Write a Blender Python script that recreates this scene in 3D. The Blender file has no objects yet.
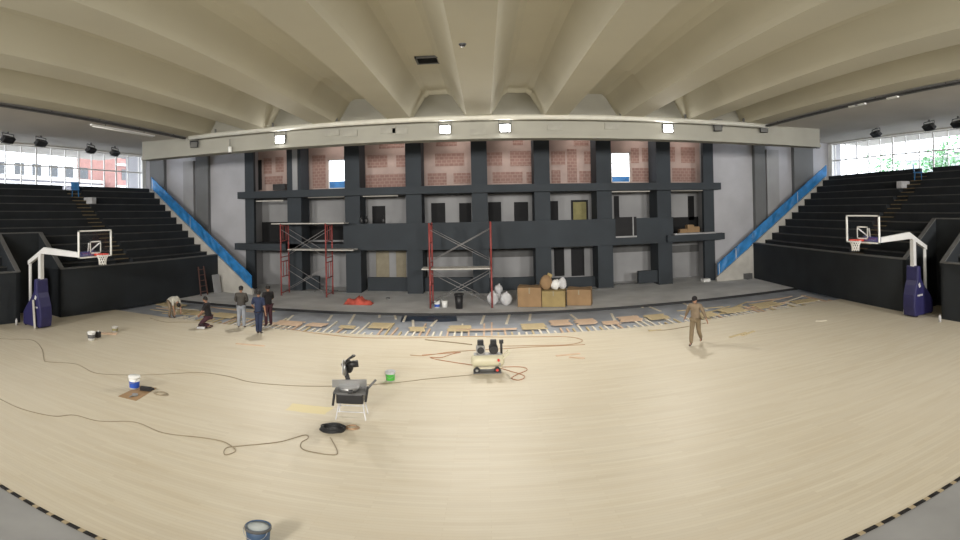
import bpy, bmesh, math, random
from mathutils import Vector, Matrix
random.seed(7)
PI = math.pi
S = bpy.context.scene
COL = S.collection

# ---------------------------------------------------------------- camera (a wide panorama, 110 degrees across)
F, HZ, H = 500.0, 207.0, 4.8
Xc = Vector((1, -.008, .02)).normalized()
Yc = Vector((.008, 1, -.008)); Yc = (Yc - Xc * Yc.dot(Xc)).normalized()
Zc = Xc.cross(Yc)
MW = Matrix((Xc, Yc, Zc))                    # camera frame (x right, y forward, z up) -> world
cam = bpy.data.cameras.new('camera'); camo = bpy.data.objects.new('camera', cam); COL.objects.link(camo)
right, fwd, up = MW @ Vector((1, 0, 0)), MW @ Vector((0, 1, 0)), MW @ Vector((0, 0, 1))
R3 = Matrix((right, up, -fwd)).transposed()
camo.matrix_world = Matrix.Translation((0, 0, H)) @ R3.to_4x4()
cam.type = 'PANO'; cam.panorama_type = 'EQUIRECTANGULAR'
cam.longitude_min, cam.longitude_max = -480 / F, 480 / F
cam.latitude_min, cam.latitude_max = -(540 - HZ) / F, HZ / F
cam.clip_end = 500
S.camera = camo

# ---------------------------------------------------------------- world, exposure, lamps
S.view_settings.view_transform = 'Standard'; S.view_settings.look = 'None'
S.view_settings.gamma = 1; S.view_settings.use_curve_mapping = False
S.view_settings.exposure = 0.38
wd = bpy.data.worlds.new('World'); S.world = wd; wd.use_nodes = True
bg = wd.node_tree.nodes['Background']; bg.inputs[0].default_value = (.86, .92, 1, 1); bg.inputs[1].default_value = 4.2

def lamp(kind, name, loc, aim, energy, size=1.0, color=(1, 1, 1), sizey=None, spread=None, angle=None):
    l = bpy.data.lights.new(name, kind); l.energy = energy; l.color = color
    if kind == 'AREA':
        l.size = size
        if sizey: l.shape = 'RECTANGLE'; l.size_y = sizey
        if spread: l.spread = spread
    if kind == 'SPOT':
        l.spot_size = angle or 2.4; l.spot_blend = .8; l.shadow_soft_size = size
    o = bpy.data.objects.new(name, l); COL.objects.link(o); o.location = loc
    o.rotation_euler = (Vector(aim) - Vector(loc)).to_track_quat('-Z', 'Y').to_euler()
    return o

def ray(px, py):
    t, p = (px - 480) / F, (HZ - py) / F
    return MW @ Vector((math.sin(t) * math.cos(p), math.cos(t) * math.cos(p), math.sin(p)))
def W(px, py, z=0.0):                        # where the sight line meets height z
    r = ray(px, py); k = (z - H) / r.z; return Vector((0, 0, H)) + r * k
def G(px, py, Y):                            # where it meets the upright plane at depth Y
    r = ray(px, py); k = Y / r.y; return Vector((0, 0, H)) + r * k

warm = (1, .93, .80)
# the hall's own floodlights: the row over the stage front
FLOODS = [(280, 139), (445, 129), (505, 127.5), (668, 128)]
for fx, fy in FLOODS:
    p = G(fx, fy, 22.35)
    lamp('SPOT', 'floodlight_lamp', (p.x, p.y - .4, p.z - .1), (p.x * .8, 12.5, 0), 1350, .25, (1, .96, .88), angle=2.0)
for x in (-14, -5, 5, 14):                   # unseen fill lights added behind the camera to brighten facade and end walls
    lamp('AREA', 'rear_fill_lamp', (x, -6.5, 7.6), (x * .95, 29, 4.6), 540, 2.2, (1, .965, .90), spread=1.6)
for x in (-12.5, -9.4, -5.6, -1.9, 1.8, 5.5, 9.3, 12.4):   # hidden fill lights, added to lift the dim top storey rooms
    lamp('AREA', 'room_fill_lamp', (x + .4, 29.4, 9.6), (x + .4, 30.6, 7.4), 15, .5, (1, .90, .82))

# ---------------------------------------------------------------- materials
def new_mat(name):
    m = bpy.data.materials.new(name); m.use_nodes = True
    nt = m.node_tree; return m, nt, nt.nodes['Principled BSDF']
def ramp(nt, src, c0, c1, p0=0., p1=1.):
    r = nt.nodes.new('ShaderNodeValToRGB'); e = r.color_ramp.elements
    e[0].position, e[1].position = p0, p1
    e[0].color, e[1].color = (*c0, 1), (*c1, 1)
    nt.links.new(src, r.inputs[0]); return r.outputs[0]
def noise(nt, scale, detail=4, vec=None, stretch=None):
    tc = nt.nodes.new('ShaderNodeTexCoord'); src = vec or tc.outputs['Object']
    if stretch:
        mp = nt.nodes.new('ShaderNodeMapping'); mp.inputs['Scale'].default_value = stretch
        nt.links.new(src, mp.inputs[0]); src = mp.outputs[0]
    n = nt.nodes.new('ShaderNodeTexNoise'); n.inputs['Scale'].default_value = scale
    n.inputs['Detail'].default_value = detail; nt.links.new(src, n.inputs['Vector']); return n.outputs[0]
def mixc(nt, fac, a, b, mode='MIX'):
    m = nt.nodes.new('ShaderNodeMix'); m.data_type = 'RGBA'; m.blend_type = mode
    for i, v in ((0, fac), (6, a), (7, b)):
        if hasattr(v, 'is_linked') or hasattr(v, 'links'): nt.links.new(v, m.inputs[i])
        else: m.inputs[i].default_value = (*v, 1) if isinstance(v, tuple) else v
    return m.outputs[2]
_mc = {}
def mat(name, c, rough=.6, metal=0., var=.12, scale=3., stretch=None, bump=0.):
    if name in _mc: return _mc[name]
    m, nt, b = new_mat(name)
    n = noise(nt, scale, 5, stretch=stretch)
    lo = tuple(x * (1 - var) for x in c); hi = tuple(min(1, x * (1 + var)) for x in c)
    nt.links.new(ramp(nt, n, lo, hi, .3, .7), b.inputs['Base Color'])
    b.inputs['Roughness'].default_value = rough; b.inputs['Metallic'].default_value = metal
    if bump:
        bp = nt.nodes.new('ShaderNodeBump'); bp.inputs['Strength'].default_value = bump
        nt.links.new(n, bp.inputs['Height']); nt.links.new(bp.outputs[0], b.inputs['Normal'])
    _mc[name] = m; return m
def emit(name, c, s):
    if name in _mc: return _mc[name]
    m, nt, b = new_mat(name); b.inputs['Base Color'].default_value = (*c, 1)
    b.inputs['Emission Color'].default_value = (*c, 1); b.inputs['Emission Strength'].default_value = s
    _mc[name] = m; return m
def glass_mat(name='clear_glass', tint=(1, 1, 1), gl=.08):
    if name in _mc: return _mc[name]
    m = bpy.data.materials.new(name); m.use_nodes = True; nt = m.node_tree; nt.nodes.clear()
    o = nt.nodes.new('ShaderNodeOutputMaterial'); mx = nt.nodes.new('ShaderNodeMixShader')
    t = nt.nodes.new('ShaderNodeBsdfTransparent'); t.inputs[0].default_value = (*tint, 1)
    g = nt.nodes.new('ShaderNodeBsdfGlossy'); g.inputs['Roughness'].default_value = .05
    mx.inputs[0].default_value = gl
    nt.links.new(t.outputs[0], mx.inputs[1]); nt.links.new(g.outputs[0], mx.inputs[2]); nt.links.new(mx.outputs[0], o.inputs[0])
    _mc[name] = m; return m

def wood_floor_mat():
    m, nt, b = new_mat('maple_floor')
    tc = nt.nodes.new('ShaderNodeTexCoord')
    br = nt.nodes.new('ShaderNodeTexBrick'); br.offset = .37; br.squash = 1
    br.inputs['Scale'].default_value = 1; br.inputs['Brick Width'].default_value = 1.7; br.inputs['Row Height'].default_value = .075
    br.inputs['Mortar Size'].default_value = .0015; br.inputs['Bias'].default_value = 0
    br.inputs['Color1'].default_value = (.63, .575, .46, 1); br.inputs['Color2'].default_value = (.575, .515, .405, 1)
    br.inputs['Mortar'].default_value = (.46, .38, .26, 1)
    nt.links.new(tc.outputs['Object'], br.inputs['Vector'])
    n = noise(nt, 1.0, 6, stretch=(.6, 5, 1)); n2 = noise(nt, .22, 3); n3 = noise(nt, .9, 3, stretch=(.3, 2.2, 1))
    c = mixc(nt, ramp(nt, n, (0, 0, 0), (.22, .22, .22), .42, .7), br.outputs['Color'], (.48, .37, .22))
    c = mixc(nt, ramp(nt, n2, (0, 0, 0), (.45, .45, .45), .4, .68), c, (.66, .60, .49))
    c = mixc(nt, ramp(nt, n3, (0, 0, 0), (.35, .35, .35), .62, .74), c, (.50, .42, .29))
    # spilt yellow varnish by the saw: a stain with a shape of its own
    st = W(309, 409); mp = nt.nodes.new('ShaderNodeMapping'); mp.inputs['Location'].default_value = (-st.x, -st.y, 0)
    nt.links.new(tc.outputs['Object'], mp.inputs[0])
    sx = nt.nodes.new('ShaderNodeSeparateXYZ'); nt.links.new(mp.outputs[0], sx.inputs[0])
    def mth(op, a, v=None):
        k = nt.nodes.new('ShaderNodeMath'); k.operation = op; nt.links.new(a, k.inputs[0])
        if v is not None:
            if hasattr(v, 'links'): nt.links.new(v, k.inputs[1])
            else: k.inputs[1].default_value = v
        return k.outputs[0]
    ax = mth('DIVIDE', mth('ABSOLUTE', sx.outputs[0]), .62); ay = mth('DIVIDE', mth('ABSOLUTE', sx.outputs[1]), .30)
    wob = mth('MULTIPLY', noise(nt, 3., 3), .35)
    d = mth('ADD', mth('MAXIMUM', ax, ay), wob)
    c = mixc(nt, ramp(nt, d, (.55, .55, .55), (0, 0, 0), .95, 1.25), c, (.74, .62, .24))
    nt.links.new(c, b.inputs['Base Color'])
    b.inputs['Roughness'].default_value = .48; b.inputs['Specular IOR Level'].default_value = .35
    return m
def brick_mat():
    m, nt, b = new_mat('raw_brickwork')
    br = nt.nodes.new('ShaderNodeTexBrick'); br.inputs['Scale'].default_value = 1
    br.inputs['Brick Width'].default_value = .30; br.inputs['Row Height'].default_value = .20
    br.inputs['Mortar Size'].default_value = .02
    br.inputs['Color1'].default_value = (.36, .22, .19, 1); br.inputs['Color2'].default_value = (.31, .19, .165, 1)
    br.inputs['Mortar'].default_value = (.44, .31, .27, 1)
    tc = nt.nodes.new('ShaderNodeTexCoord'); mp = nt.nodes.new('ShaderNodeMapping'); mp.inputs['Rotation'].default_value = (PI / 2, 0, 0)
    nt.links.new(tc.outputs['Object'], mp.inputs[0]); nt.links.new(mp.outputs[0], br.inputs['Vector'])
    nt.links.new(br.outputs['Color'], b.inputs['Base Color']); b.inputs['Roughness'].default_value = .9
    return m
M = dict(
    floor=wood_floor_mat(), brick=brick_mat(),
    concrete=mat('grey_concrete_floor', (.30, .30, .30), .8, var=.14, scale=.8),
    stage=mat('stage_screed', (.62, .62, .62), .85, var=.15, scale=.7),
    membrane=mat('grey_membrane', (.33, .35, .39), .7, var=.22, scale=.9),
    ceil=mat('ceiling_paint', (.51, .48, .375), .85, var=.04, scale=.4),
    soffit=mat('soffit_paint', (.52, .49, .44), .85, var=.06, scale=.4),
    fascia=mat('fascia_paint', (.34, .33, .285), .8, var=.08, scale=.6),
    pipe=mat('pale_pipe', (.66, .64, .56), .5, var=.05),
    greywall=mat('grey_plaster', (.47, .47, .50), .9, var=.12, scale=.5),
    darkpil=mat('dark_grey_plaster', (.17, .175, .18), .9, var=.1, scale=.6),
    palewall=mat('pale_plaster', (.36, .36, .37), .9, var=.1, scale=.6),
    black=mat('charcoal_paint', (.032, .040, .049), .75, var=.15, scale=.6),
    stand=mat('stand_charcoal', (.019, .023, .028), .8, var=.2, scale=.8),
    nose=mat('step_nosing', (.075, .075, .075), .7, var=.2, scale=2),
    tier=mat('tier_charcoal', (.016, .019, .023), .85, var=.25, scale=1.),
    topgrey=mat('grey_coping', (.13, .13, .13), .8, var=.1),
    gold=mat('worn_step_edge', (.20, .15, .08), .7, var=.25, scale=4),
    pink=mat('pink_plaster', (.50, .385, .35), .9, var=.12, scale=1.2),
    blue=mat('blue_tarp', (.025, .20, .50), .5, var=.3, scale=2.5, bump=.3),
    cream=mat('cream_concrete', (.55, .53, .49), .85, var=.12, scale=1.5),
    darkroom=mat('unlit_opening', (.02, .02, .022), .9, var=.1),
    olive=mat('olive_board', (.30, .27, .12), .8, var=.15),
    beige=mat('beige_panel', (.33, .29, .21), .8, var=.1),
    white=mat('white_paint', (.85, .85, .83), .5, var=.04),
    whitemetal=mat('white_metal', (.72, .72, .72), .4, var=.04),
    purple=mat('indigo_padding', (.028, .026, .11), .5, var=.12),
    red=mat('red_tube', (.30, .06, .055), .5, var=.2),
    tube=mat('steel_tube', (.30, .29, .29), .45, .4, var=.1),
    rimred=mat('rim_red', (.65, .06, .04), .4, var=.05),
    carton=mat('brown_carton', (.33, .21, .11), .85, var=.15, scale=2.),
    carton2=mat('tan_carton', (.36, .27, .12), .85, var=.15, scale=2.),
    timber=mat('pale_timber', (.72, .66, .55), .8, var=.12, scale=3.),
    timber2=mat('honey_timber', (.52, .42, .25), .8, var=.15, scale=3.),
    timber3=mat('pinkish_timber', (.58, .42, .30), .8, var=.15, scale=3.),
    blackp=mat('black_plastic', (.02, .02, .022), .45, var=.1),
    steel=mat('dull_steel', (.38, .38, .38), .4, .8, var=.1),
    tank=mat('cream_enamel', (.62, .58, .42), .4, var=.05),
    green=mat('green_label', (.08, .45, .06), .5, var=.08),
    bluel=mat('blue_label', (.03, .10, .50), .5, var=.08),
    skin=mat('skin', (.36, .20, .13), .6, var=.06), hair=mat('black_hair', (.012, .01, .01), .7, var=.2),
    cable=mat('grey_cable', (.32, .26, .18), .6, var=.1), cableo=mat('orange_hose', (.42, .20, .11), .55, var=.1),
    cablet=mat('tan_hose', (.42, .26, .15), .55, var=.1),
    rag=mat('red_cloth', (.55, .10, .07), .9, var=.3, scale=3.),
    sack=mat('white_sack', (.62, .62, .64), .8, var=.15, scale=4.),
    beam_grey=mat('beam_grey', (.34, .33, .29), .8), glass=glass_mat(), net=mat('white_net', (.75, .73, .70), .8, var=.05),
)

# ---------------------------------------------------------------- mesh helpers
class MB:
    def __init__(s): s.v, s.f, s.sm = [], [], []
    def add(s, vs, fs, smooth=False):
        o = len(s.v); s.v += [tuple(v) for v in vs]; s.f += [tuple(i + o for i in f) for f in fs]; s.sm += [smooth] * len(fs); return s
    def box(s, x0, x1, y0, y1, z0, z1):
        return s.add([(x, y, z) for z in (z0, z1) for y in (y0, y1) for x in (x0, x1)],
                     [(0, 2, 3, 1), (4, 5, 7, 6), (0, 1, 5, 4), (2, 6, 7, 3), (0, 4, 6, 2), (1, 3, 7, 5)])
    def obox(s, c, size, rz=0, rx=0, ry=0):
        R = Matrix.Rotation(rz, 3, 'Z') @ Matrix.Rotation(ry, 3, 'Y') @ Matrix.Rotation(rx, 3, 'X'); a, b, d = [q / 2 for q in size]
        return s.add([Vector(c) + R @ Vector((x, y, z)) for z in (-d, d) for y in (-b, b) for x in (-a, a)],
                     [(0, 2, 3, 1), (4, 5, 7, 6), (0, 1, 5, 4), (2, 6, 7, 3), (0, 4, 6, 2), (1, 3, 7, 5)])
    def bar(s, p, q, w, h=None):
        p, q = Vector(p), Vector(q); d = (q - p); L = d.length; d.normalize(); h = h or w
        a = d.cross(Vector((0, 0, 1)) if abs(d.z) < .95 else Vector((0, 1, 0))).normalized(); b = a.cross(d)
        vs = [p + a * sx * w / 2 + b * sy * h / 2 + d * t for t in (0, L) for sy in (-1, 1) for sx in (-1, 1)]
        return s.add(vs, [(0, 2, 3, 1), (4, 5, 7, 6), (0, 1, 5, 4), (2, 6, 7, 3), (0, 4, 6, 2), (1, 3, 7, 5)])
    def cyl(s, p, q, r0, r1=None, n=14, cap=True):
        p, q = Vector(p), Vector(q); r1 = r0 if r1 is None else r1; d = (q - p).normalized()
        a = d.cross(Vector((0, 0, 1)) if abs(d.z) < .95 else Vector((0, 1, 0))).normalized(); b = d.cross(a)
        vs = [c + (a * math.cos(2 * PI * i / n) + b * math.sin(2 * PI * i / n)) * r for c, r in ((p, r0), (q, r1)) for i in range(n)]
        s.add(vs, [(i, (i + 1) % n, n + (i + 1) % n, n + i) for i in range(n)], True)
        if cap: s.add(vs, [tuple(range(n))[::-1], tuple(range(n, 2 * n))])
        return s
    def lathe(s, prof, c=(0, 0, 0), n=24, R=None):
        c = Vector(c); R = R or Matrix.Identity(3); vs = []
        for r, z in prof:
            for i in range(n): vs.append(c + R @ Vector((r * math.cos(2 * PI * i / n), r * math.sin(2 * PI * i / n), z)))
        fs = [(k * n + i, k * n + (i + 1) % n, (k + 1) * n + (i + 1) % n, (k + 1) * n + i) for k in range(len(prof) - 1) for i in range(n)]
        return s.add(vs, fs, True)
    def tube(s, pts, r, n=6):
        pts = [Vector(p) for p in pts]; rings = []; 
        for i, p in enumerate(pts):
            d = (pts[min(i + 1, len(pts) - 1)] - pts[max(i - 1, 0)]).normalized()
            a = d.cross(Vector((0, 0, 1)) if abs(d.z) < .95 else Vector((0, 1, 0))).normalized(); b = d.cross(a)
            rings += [p + (a * math.cos(2 * PI * k / n) + b * math.sin(2 * PI * k / n)) * r for k in range(n)]
        fs = [(i * n + k, i * n + (k + 1) % n, (i + 1) * n + (k + 1) % n, (i + 1) * n + k) for i in range(len(pts) - 1) for k in range(n)]
        s.add(rings, fs, True); s.add(rings, [tuple(range(n))[::-1], tuple(range(len(rings) - n, len(rings)))]); return s
    def prism(s, poly, axis, a0, a1):         # poly in the other two axes (ordered), extruded along axis
        def P(u, v, w): return {'x': (w, u, v), 'y': (u, w, v), 'z': (u, v, w)}[axis]
        n = len(poly); vs = [P(u, v, a0) for u, v in poly] + [P(u, v, a1) for u, v in poly]
        return s.add(vs, [(i, (i + 1) % n, n + (i + 1) % n, n + i) for i in range(n)] + [tuple(range(n))[::-1], tuple(range(n, 2 * n))])
    def ell(s, c, r, n=12, m=8, R=None):
        c = Vector(c); R = R or Matrix.Identity(3); vs = []
        for j in range(m + 1):
            t = PI * j / m
            for i in range(n):
                vs.append(c + R @ Vector((r[0] * math.sin(t) * math.cos(2 * PI * i / n), r[1] * math.sin(t) * math.sin(2 * PI * i / n), r[2] * math.cos(t))))
        return s.add(vs, [(j * n + i, (j + 1) * n + i, (j + 1) * n + (i + 1) % n, j * n + (i + 1) % n) for j in range(m) for i in range(n)], True)
    def build(s, name, m, parent=None, bevel=0, wobble=0):
        me = bpy.data.meshes.new(name); me.from_pydata(s.v, [], s.f); me.update()
        bm = bmesh.new(); bm.from_mesh(me); bmesh.ops.remove_doubles(bm, verts=bm.verts, dist=1e-5)
        bmesh.ops.recalc_face_normals(bm, faces=bm.faces)
        if wobble:
            for v in bm.verts: v.co += Vector([random.uniform(-wobble, wobble) for _ in range(3)])
        sm = s.sm; bm.to_mesh(me); bm.free()
        if len(me.polygons) == len(sm):
            for p, q in zip(me.polygons, sm): p.use_smooth = q
        me.materials.append(m if not isinstance(m, str) else M[m])
        o = bpy.data.objects.new(name, me); COL.objects.link(o)
        if parent: o.parent = parent
        if bevel:
            md = o.modifiers.new('edge', 'BEVEL'); md.width = bevel; md.segments = 2; md.limit_method = 'ANGLE'
        return o
def tag(o, label=None, cat=None, group=None, kind=None):
    if label: o['label'] = label
    if cat: o['category'] = cat
    if group: o['group'] = group
    if kind: o['kind'] = kind
    return o
def thing(name, loc, label, cat, rz=0, group=None, kind=None):
    o = bpy.data.objects.new(name, None); COL.objects.link(o); o.location = loc; o.rotation_euler = (0, 0, rz); o.empty_display_size = .2
    return tag(o, label, cat, group, kind)
def struct(name, mb, m, label=None, parent=None, bevel=0):
    o = mb.build(name, m, parent, bevel)
    if not parent: o['kind'] = 'structure'
    if label: o['label'] = label
    return o
def copy_tree(o, parent=None):
    c = o.copy(); COL.objects.link(c); c.parent = parent
    for ch in [x for x in COL.objects if x.parent == o]: copy_tree(ch, c)
    return c

# ================================================================= floors
YF, YE, YS = 4.60, 18.85, 23.15              # near edge of the boards, their unfinished end, stage front
struct('floor', MB().box(-27, 27, YF, YE, -.025, 0), 'floor', 'pale maple strip floor of the court')
struct('floor_subfloor', MB().box(-25, 25, YF, YS, -.16, -.11), 'membrane', 'grey membrane under the unfinished floor')
struct('floor_concrete', MB().box(-28, 28, -9, YF, -.16, -.005), 'concrete', 'grey concrete floor outside the court')
struct('floor_stage', MB().box(-25, 25, YS, 32, -.16, .02), 'stage', 'grey screed floor before the stage building')
struct('trim_stage', MB().box(-17, 17, YS - .04, YS, -.10, .022), 'blackp', 'dark edging along the front of the stage floor')
# black and tan edging strip at the near edge of the boards
def dash_mat():
    m, nt, b = new_mat('dashed_edging'); tc = nt.nodes.new('ShaderNodeTexCoord'); sx = nt.nodes.new('ShaderNodeSeparateXYZ')
    nt.links.new(tc.outputs['Object'], sx.inputs[0])
    k = nt.nodes.new('ShaderNodeMath'); k.operation = 'PINGPONG'; k.inputs[1].default_value = .16; nt.links.new(sx.outputs[0], k.inputs[0])
    nt.links.new(ramp(nt, k.outputs[0], (.42, .34, .22), (.012, .01, .01), .045, .055), b.inputs['Base Color']); return m
struct('trim_floor_edge', MB().box(-25, 25, YF - .065, YF, -.005, .012), dash_mat(), 'black and tan dashed edging strip along the boards')

# ================================================================= ceiling: folded ribs running away from the camera
ZC, ZT = 9.02, 10.05
RX_ = [-14.2, -10.7, -7.2, -3.7, -.17, 3.27, 6.8, 10.1, 13.3]; XM, PITCH = -.17, 3.53
prof = []                                     # profile in x,z from left to right
def coffer_profile(zt):
    pts = []; xs = RX_
    for i, x in enumerate(xs):
        pts += [(x - .52, ZC), (x + .52, ZC)]
        if i < len(xs) - 1:
            m = (x + xs[i + 1]) / 2
            pts += [(x + .62, ZC + .16), (m - .62, zt - .14), (m - .42, zt), (m + .42, zt), (m + .62, zt - .14), (xs[i + 1] - .62, ZC + .16)]
    return pts
def strip(mb, pts, y0, y1):
    n = len(pts); mb.add([(x, y0, z) for x, z in pts] + [(x, y1, z) for x, z in pts], [(i, i + 1, n + i + 1, n + i) for i in range(n - 1)])
YR, YFA = 17.9, 22.4
mb = MB(); strip(mb, coffer_profile(ZT), -9, YR); strip(mb, coffer_profile(ZT + .12), YR, YFA)
pa, pb = coffer_profile(ZT), coffer_profile(ZT + .12); n = len(pa)
mb.add([(x, YR, z) for x, z in pa] + [(x, YR, z) for x, z in pb], [(i, i + 1, n + i + 1, n + i) for i in range(n - 1)])
xs0, xs1 = pa[0][0], pa[-1][0]
ceiling = struct('ceiling', mb, 'ceil', 'cream painted folded concrete ceiling with deep ribs')
struct('ceiling_slab', MB().box(-28, 28, -9, 33, 11.3, 11.5), 'ceil', 'roof slab above the ribs')
for nm, sx, xe in (('left', -1, xs0), ('right', 1, xs1)):
    struct('ceiling_soffit_' + nm, MB().prism([(xe, ZC), (sx * 20.8, 9.22), (sx * 20.8, 9.5), (xe, 9.5)], 'y', -9, 29).prism([(sx * 20.8, 9.36), (sx * 28, 9.36), (sx * 28, 9.5), (sx * 20.8, 9.5)], 'y', -9, 29), 'soffit', 'flat soffit over the ' + nm + ' stand')
zfa = G(480, 139, YFA).z
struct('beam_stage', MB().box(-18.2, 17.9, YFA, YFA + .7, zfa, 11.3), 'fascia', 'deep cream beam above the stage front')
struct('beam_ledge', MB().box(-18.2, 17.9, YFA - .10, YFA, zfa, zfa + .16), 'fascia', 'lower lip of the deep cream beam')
struct('ceiling_stage', MB().box(-25, 25, YFA + .7, 32, 9.9, 10.1), 'soffit', 'ceiling behind the deep beam')

# ================================================================= outer walls
for sd, xx in (('left', -14.95), ('right', 14.2)):
    struct('wall_room_' + sd, MB().box(xx, xx + .12, 28.85, 32, 0, 10), 'palewall', 'side wall closing the ' + sd + ' end of the stage building rooms')
struct('wall_rear', MB().box(-28, 28, -9.2, -9, -.1, 11.4), 'greywall', 'wall behind the camera')
YW = 29.0
struct('wall_end_left', MB().box(-25.2, -14.8, YW, YW + .3, 0, 10), 'greywall', 'grey plaster end wall beside the left stand')
struct('wall_end_right', MB().box(14.2, 25.2, YW, YW + .3, 0, 10), 'greywall', 'grey plaster end wall beside the right stand')
for a, b, m, lab in ((150, 164, 'darkpil', 'dark pilaster at the top of the left stair'), (196, 208, 'darkpil', 'dark pilaster mid way on the left end wall'),
                     (755.5, 766, 'darkpil', 'dark pilaster mid way on the right end wall'), (795, 814, 'darkpil', 'dark pilaster at the top of the right stair')):
    struct('pillar_end_wall', MB().box(G(a, 200, YW - .35).x, G(b, 200, YW - .35).x, YW - .35, YW, 0, 10), m, lab)
for side, sx in (('left', -1), ('right', 1)):
    a, b = sorted((sx * 25, sx * 25.2))
    wl = struct('wall_' + side, MB().box(a, b, -9, YW, -.1, 5.9), 'greywall', 'low wall under the windows behind the ' + side + ' stand')
    wt = struct('wall_' + side + '_lintel', MB().box(a, b, -9, YW, 9.3, 11.4), 'soffit', 'wall above the windows behind the ' + side + ' stand')
    w = thing('window_%d' % (1 if sx < 0 else 2), (sx * 25.1, 0, 0), 'long band of tall windows behind the ' + side + ' stand', None, kind='structure')
    fr = MB(); yy = 3.0
    while yy < 28.7:
        wd_ = .05 if int(round(yy / 1.1)) % 3 else .09
        fr.box(-.05, .05, yy - wd_ / 2, yy + wd_ / 2, 5.9, 9.25); yy += 1.1
    for z in (5.95, 8.0, 9.21): fr.box(-.045, .045, 3, 28.8, z - .04, z + .04)
    fr.box(-.1, .1, 28.6, 29, 5.9, 9.25)
    fr.build('window_frame', 'white', w)
    MB().box(-.006, .006, 3, 28.7, 5.9, 9.25).build('window_pane', 'glass', w)
    wr = struct('wall_' + side + '_rear_part', MB().box(a, b, -9, 3, 5.9, 9.25), 'greywall', 'wall beside the windows on the ' + side)
    for o in (wl, wt, w, wr):
        pv = Vector((sx * 25.1, 12, 0)); Rz = Matrix.Translation(pv) @ Matrix.Rotation(-.112 if sx < 0 else .065, 4, 'Z') @ Matrix.Translation(-pv); o.matrix_world = Rz @ Matrix.Translation(o.location)

# ================================================================= the stage building: black frame of pillars, slabs and parapets
D = 28.8
def X(px, Y=D): return G(px, 200, Y).x
def Z(px, py, Y=D): return G(px, py, Y).z
zl0, zl1 = Z(480, 192.5, 28.3), Z(480, 184.8, 28.3)
zm0, zm1 = Z(415, 250, 28.7), Z(415, 223, 28.7)
pill = [(-14.9, .62), (-11.95, .92), (-8.22, .92), (-4.53, .92), (-.70, .92), (2.93, .92), (6.62, .92), (10.4, .92), (13.55, .72)]
for i, (x, w) in enumerate(pill):
    dep = .3 if i in (0, 8) else 1.5
    struct('pillar', MB().box(x, x + w, D, D + dep, 0, 9.9), 'black', 'charcoal pillar of the stage building, number %d from the camera\'s left' % (i + 1))
struct('trim_light_strip', MB().box(X(293), X(298), D - .05, D, zl1, 9.9), 'palewall', 'pale strip on the second pillar')
YB, YT = 31.2, 30.7
struct('floor_slab_upper', MB().box(-15.2, 14.55, 28.3, 31.6, zl0, zl1), 'black', 'charcoal ledge under the top storey')
struct('parapet_middle', MB().box(-8.3, 11.35, 28.62, 28.8, zm0, zm1), 'black', 'solid charcoal parapet of the middle storey')
struct('floor_slab_middle', MB().box(-15.4, 14.75, 28.8, 31.6, zm0 + .02, zm0 + .35), 'black', 'middle storey slab')
struct('floor_slab_left_bay', MB().box(-15.45, X(288), 28.3, 28.8, Z(250, 250, 28.3), Z(250, 243.5, 28.3)), 'black', 'charcoal ledge of the leftmost bays')
struct('floor_slab_right_bay', MB().box(X(664), 14.75, 28.3, 28.8, Z(690, 241, 28.3), Z(690, 234.5, 28.3)), 'black', 'charcoal ledge of the rightmost bay')
struct('trim_ledge_right', MB().box(X(671), X(712), 28.29, 28.8, Z(690, 234.5, 28.3), Z(690, 233, 28.3)), 'palewall', 'pale top of the rightmost ledge')
for a, b in ((366, 406), (425, 472), (488, 533), (550, 593)):
    struct('parapet_ground', MB().box(X(a) - .2, X(b) + .3, 29.7, 29.9, 0, Z((a + b) / 2, 277.5, 29.7)), 'black', 'low charcoal parapet on the ground floor')
struct('parapet_block', MB().box(X(305, 29.3), X(318, 29.3), 29.2, 29.5, 0, Z(312, 276, 29.3)), 'black', 'low charcoal wall by the left scaffold')
struct('parapet_block', MB().box(X(637, 29.0), X(656, 29.0), 29.0, 29.3, Z(645, 283, 29), Z(645, 271, 29)), 'black', 'low charcoal wall near the seventh pillar')
# back walls of the rooms
def rect(a, y0, b, y1, Y, th, m, name, lab=None, px=None):      # a panel in pixels, at depth Y
    px = px or (a + b) / 2
    mb = MB().box(X(a, Y), X(b, Y), Y, Y + th, Z(px, y1, Y), Z(px, y0, Y))
    return struct(name, mb, m, lab)
struct('wall_back_ground', MB().box(-15, 14.5, YB, YB + .2, 0, zm0), 'palewall', 'pale back wall of the ground floor rooms')
struct('wall_back_middle', MB().box(-15, 14.5, YB, YB + .2, zm0, zl0), 'palewall', 'pale back wall of the middle rooms')
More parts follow.
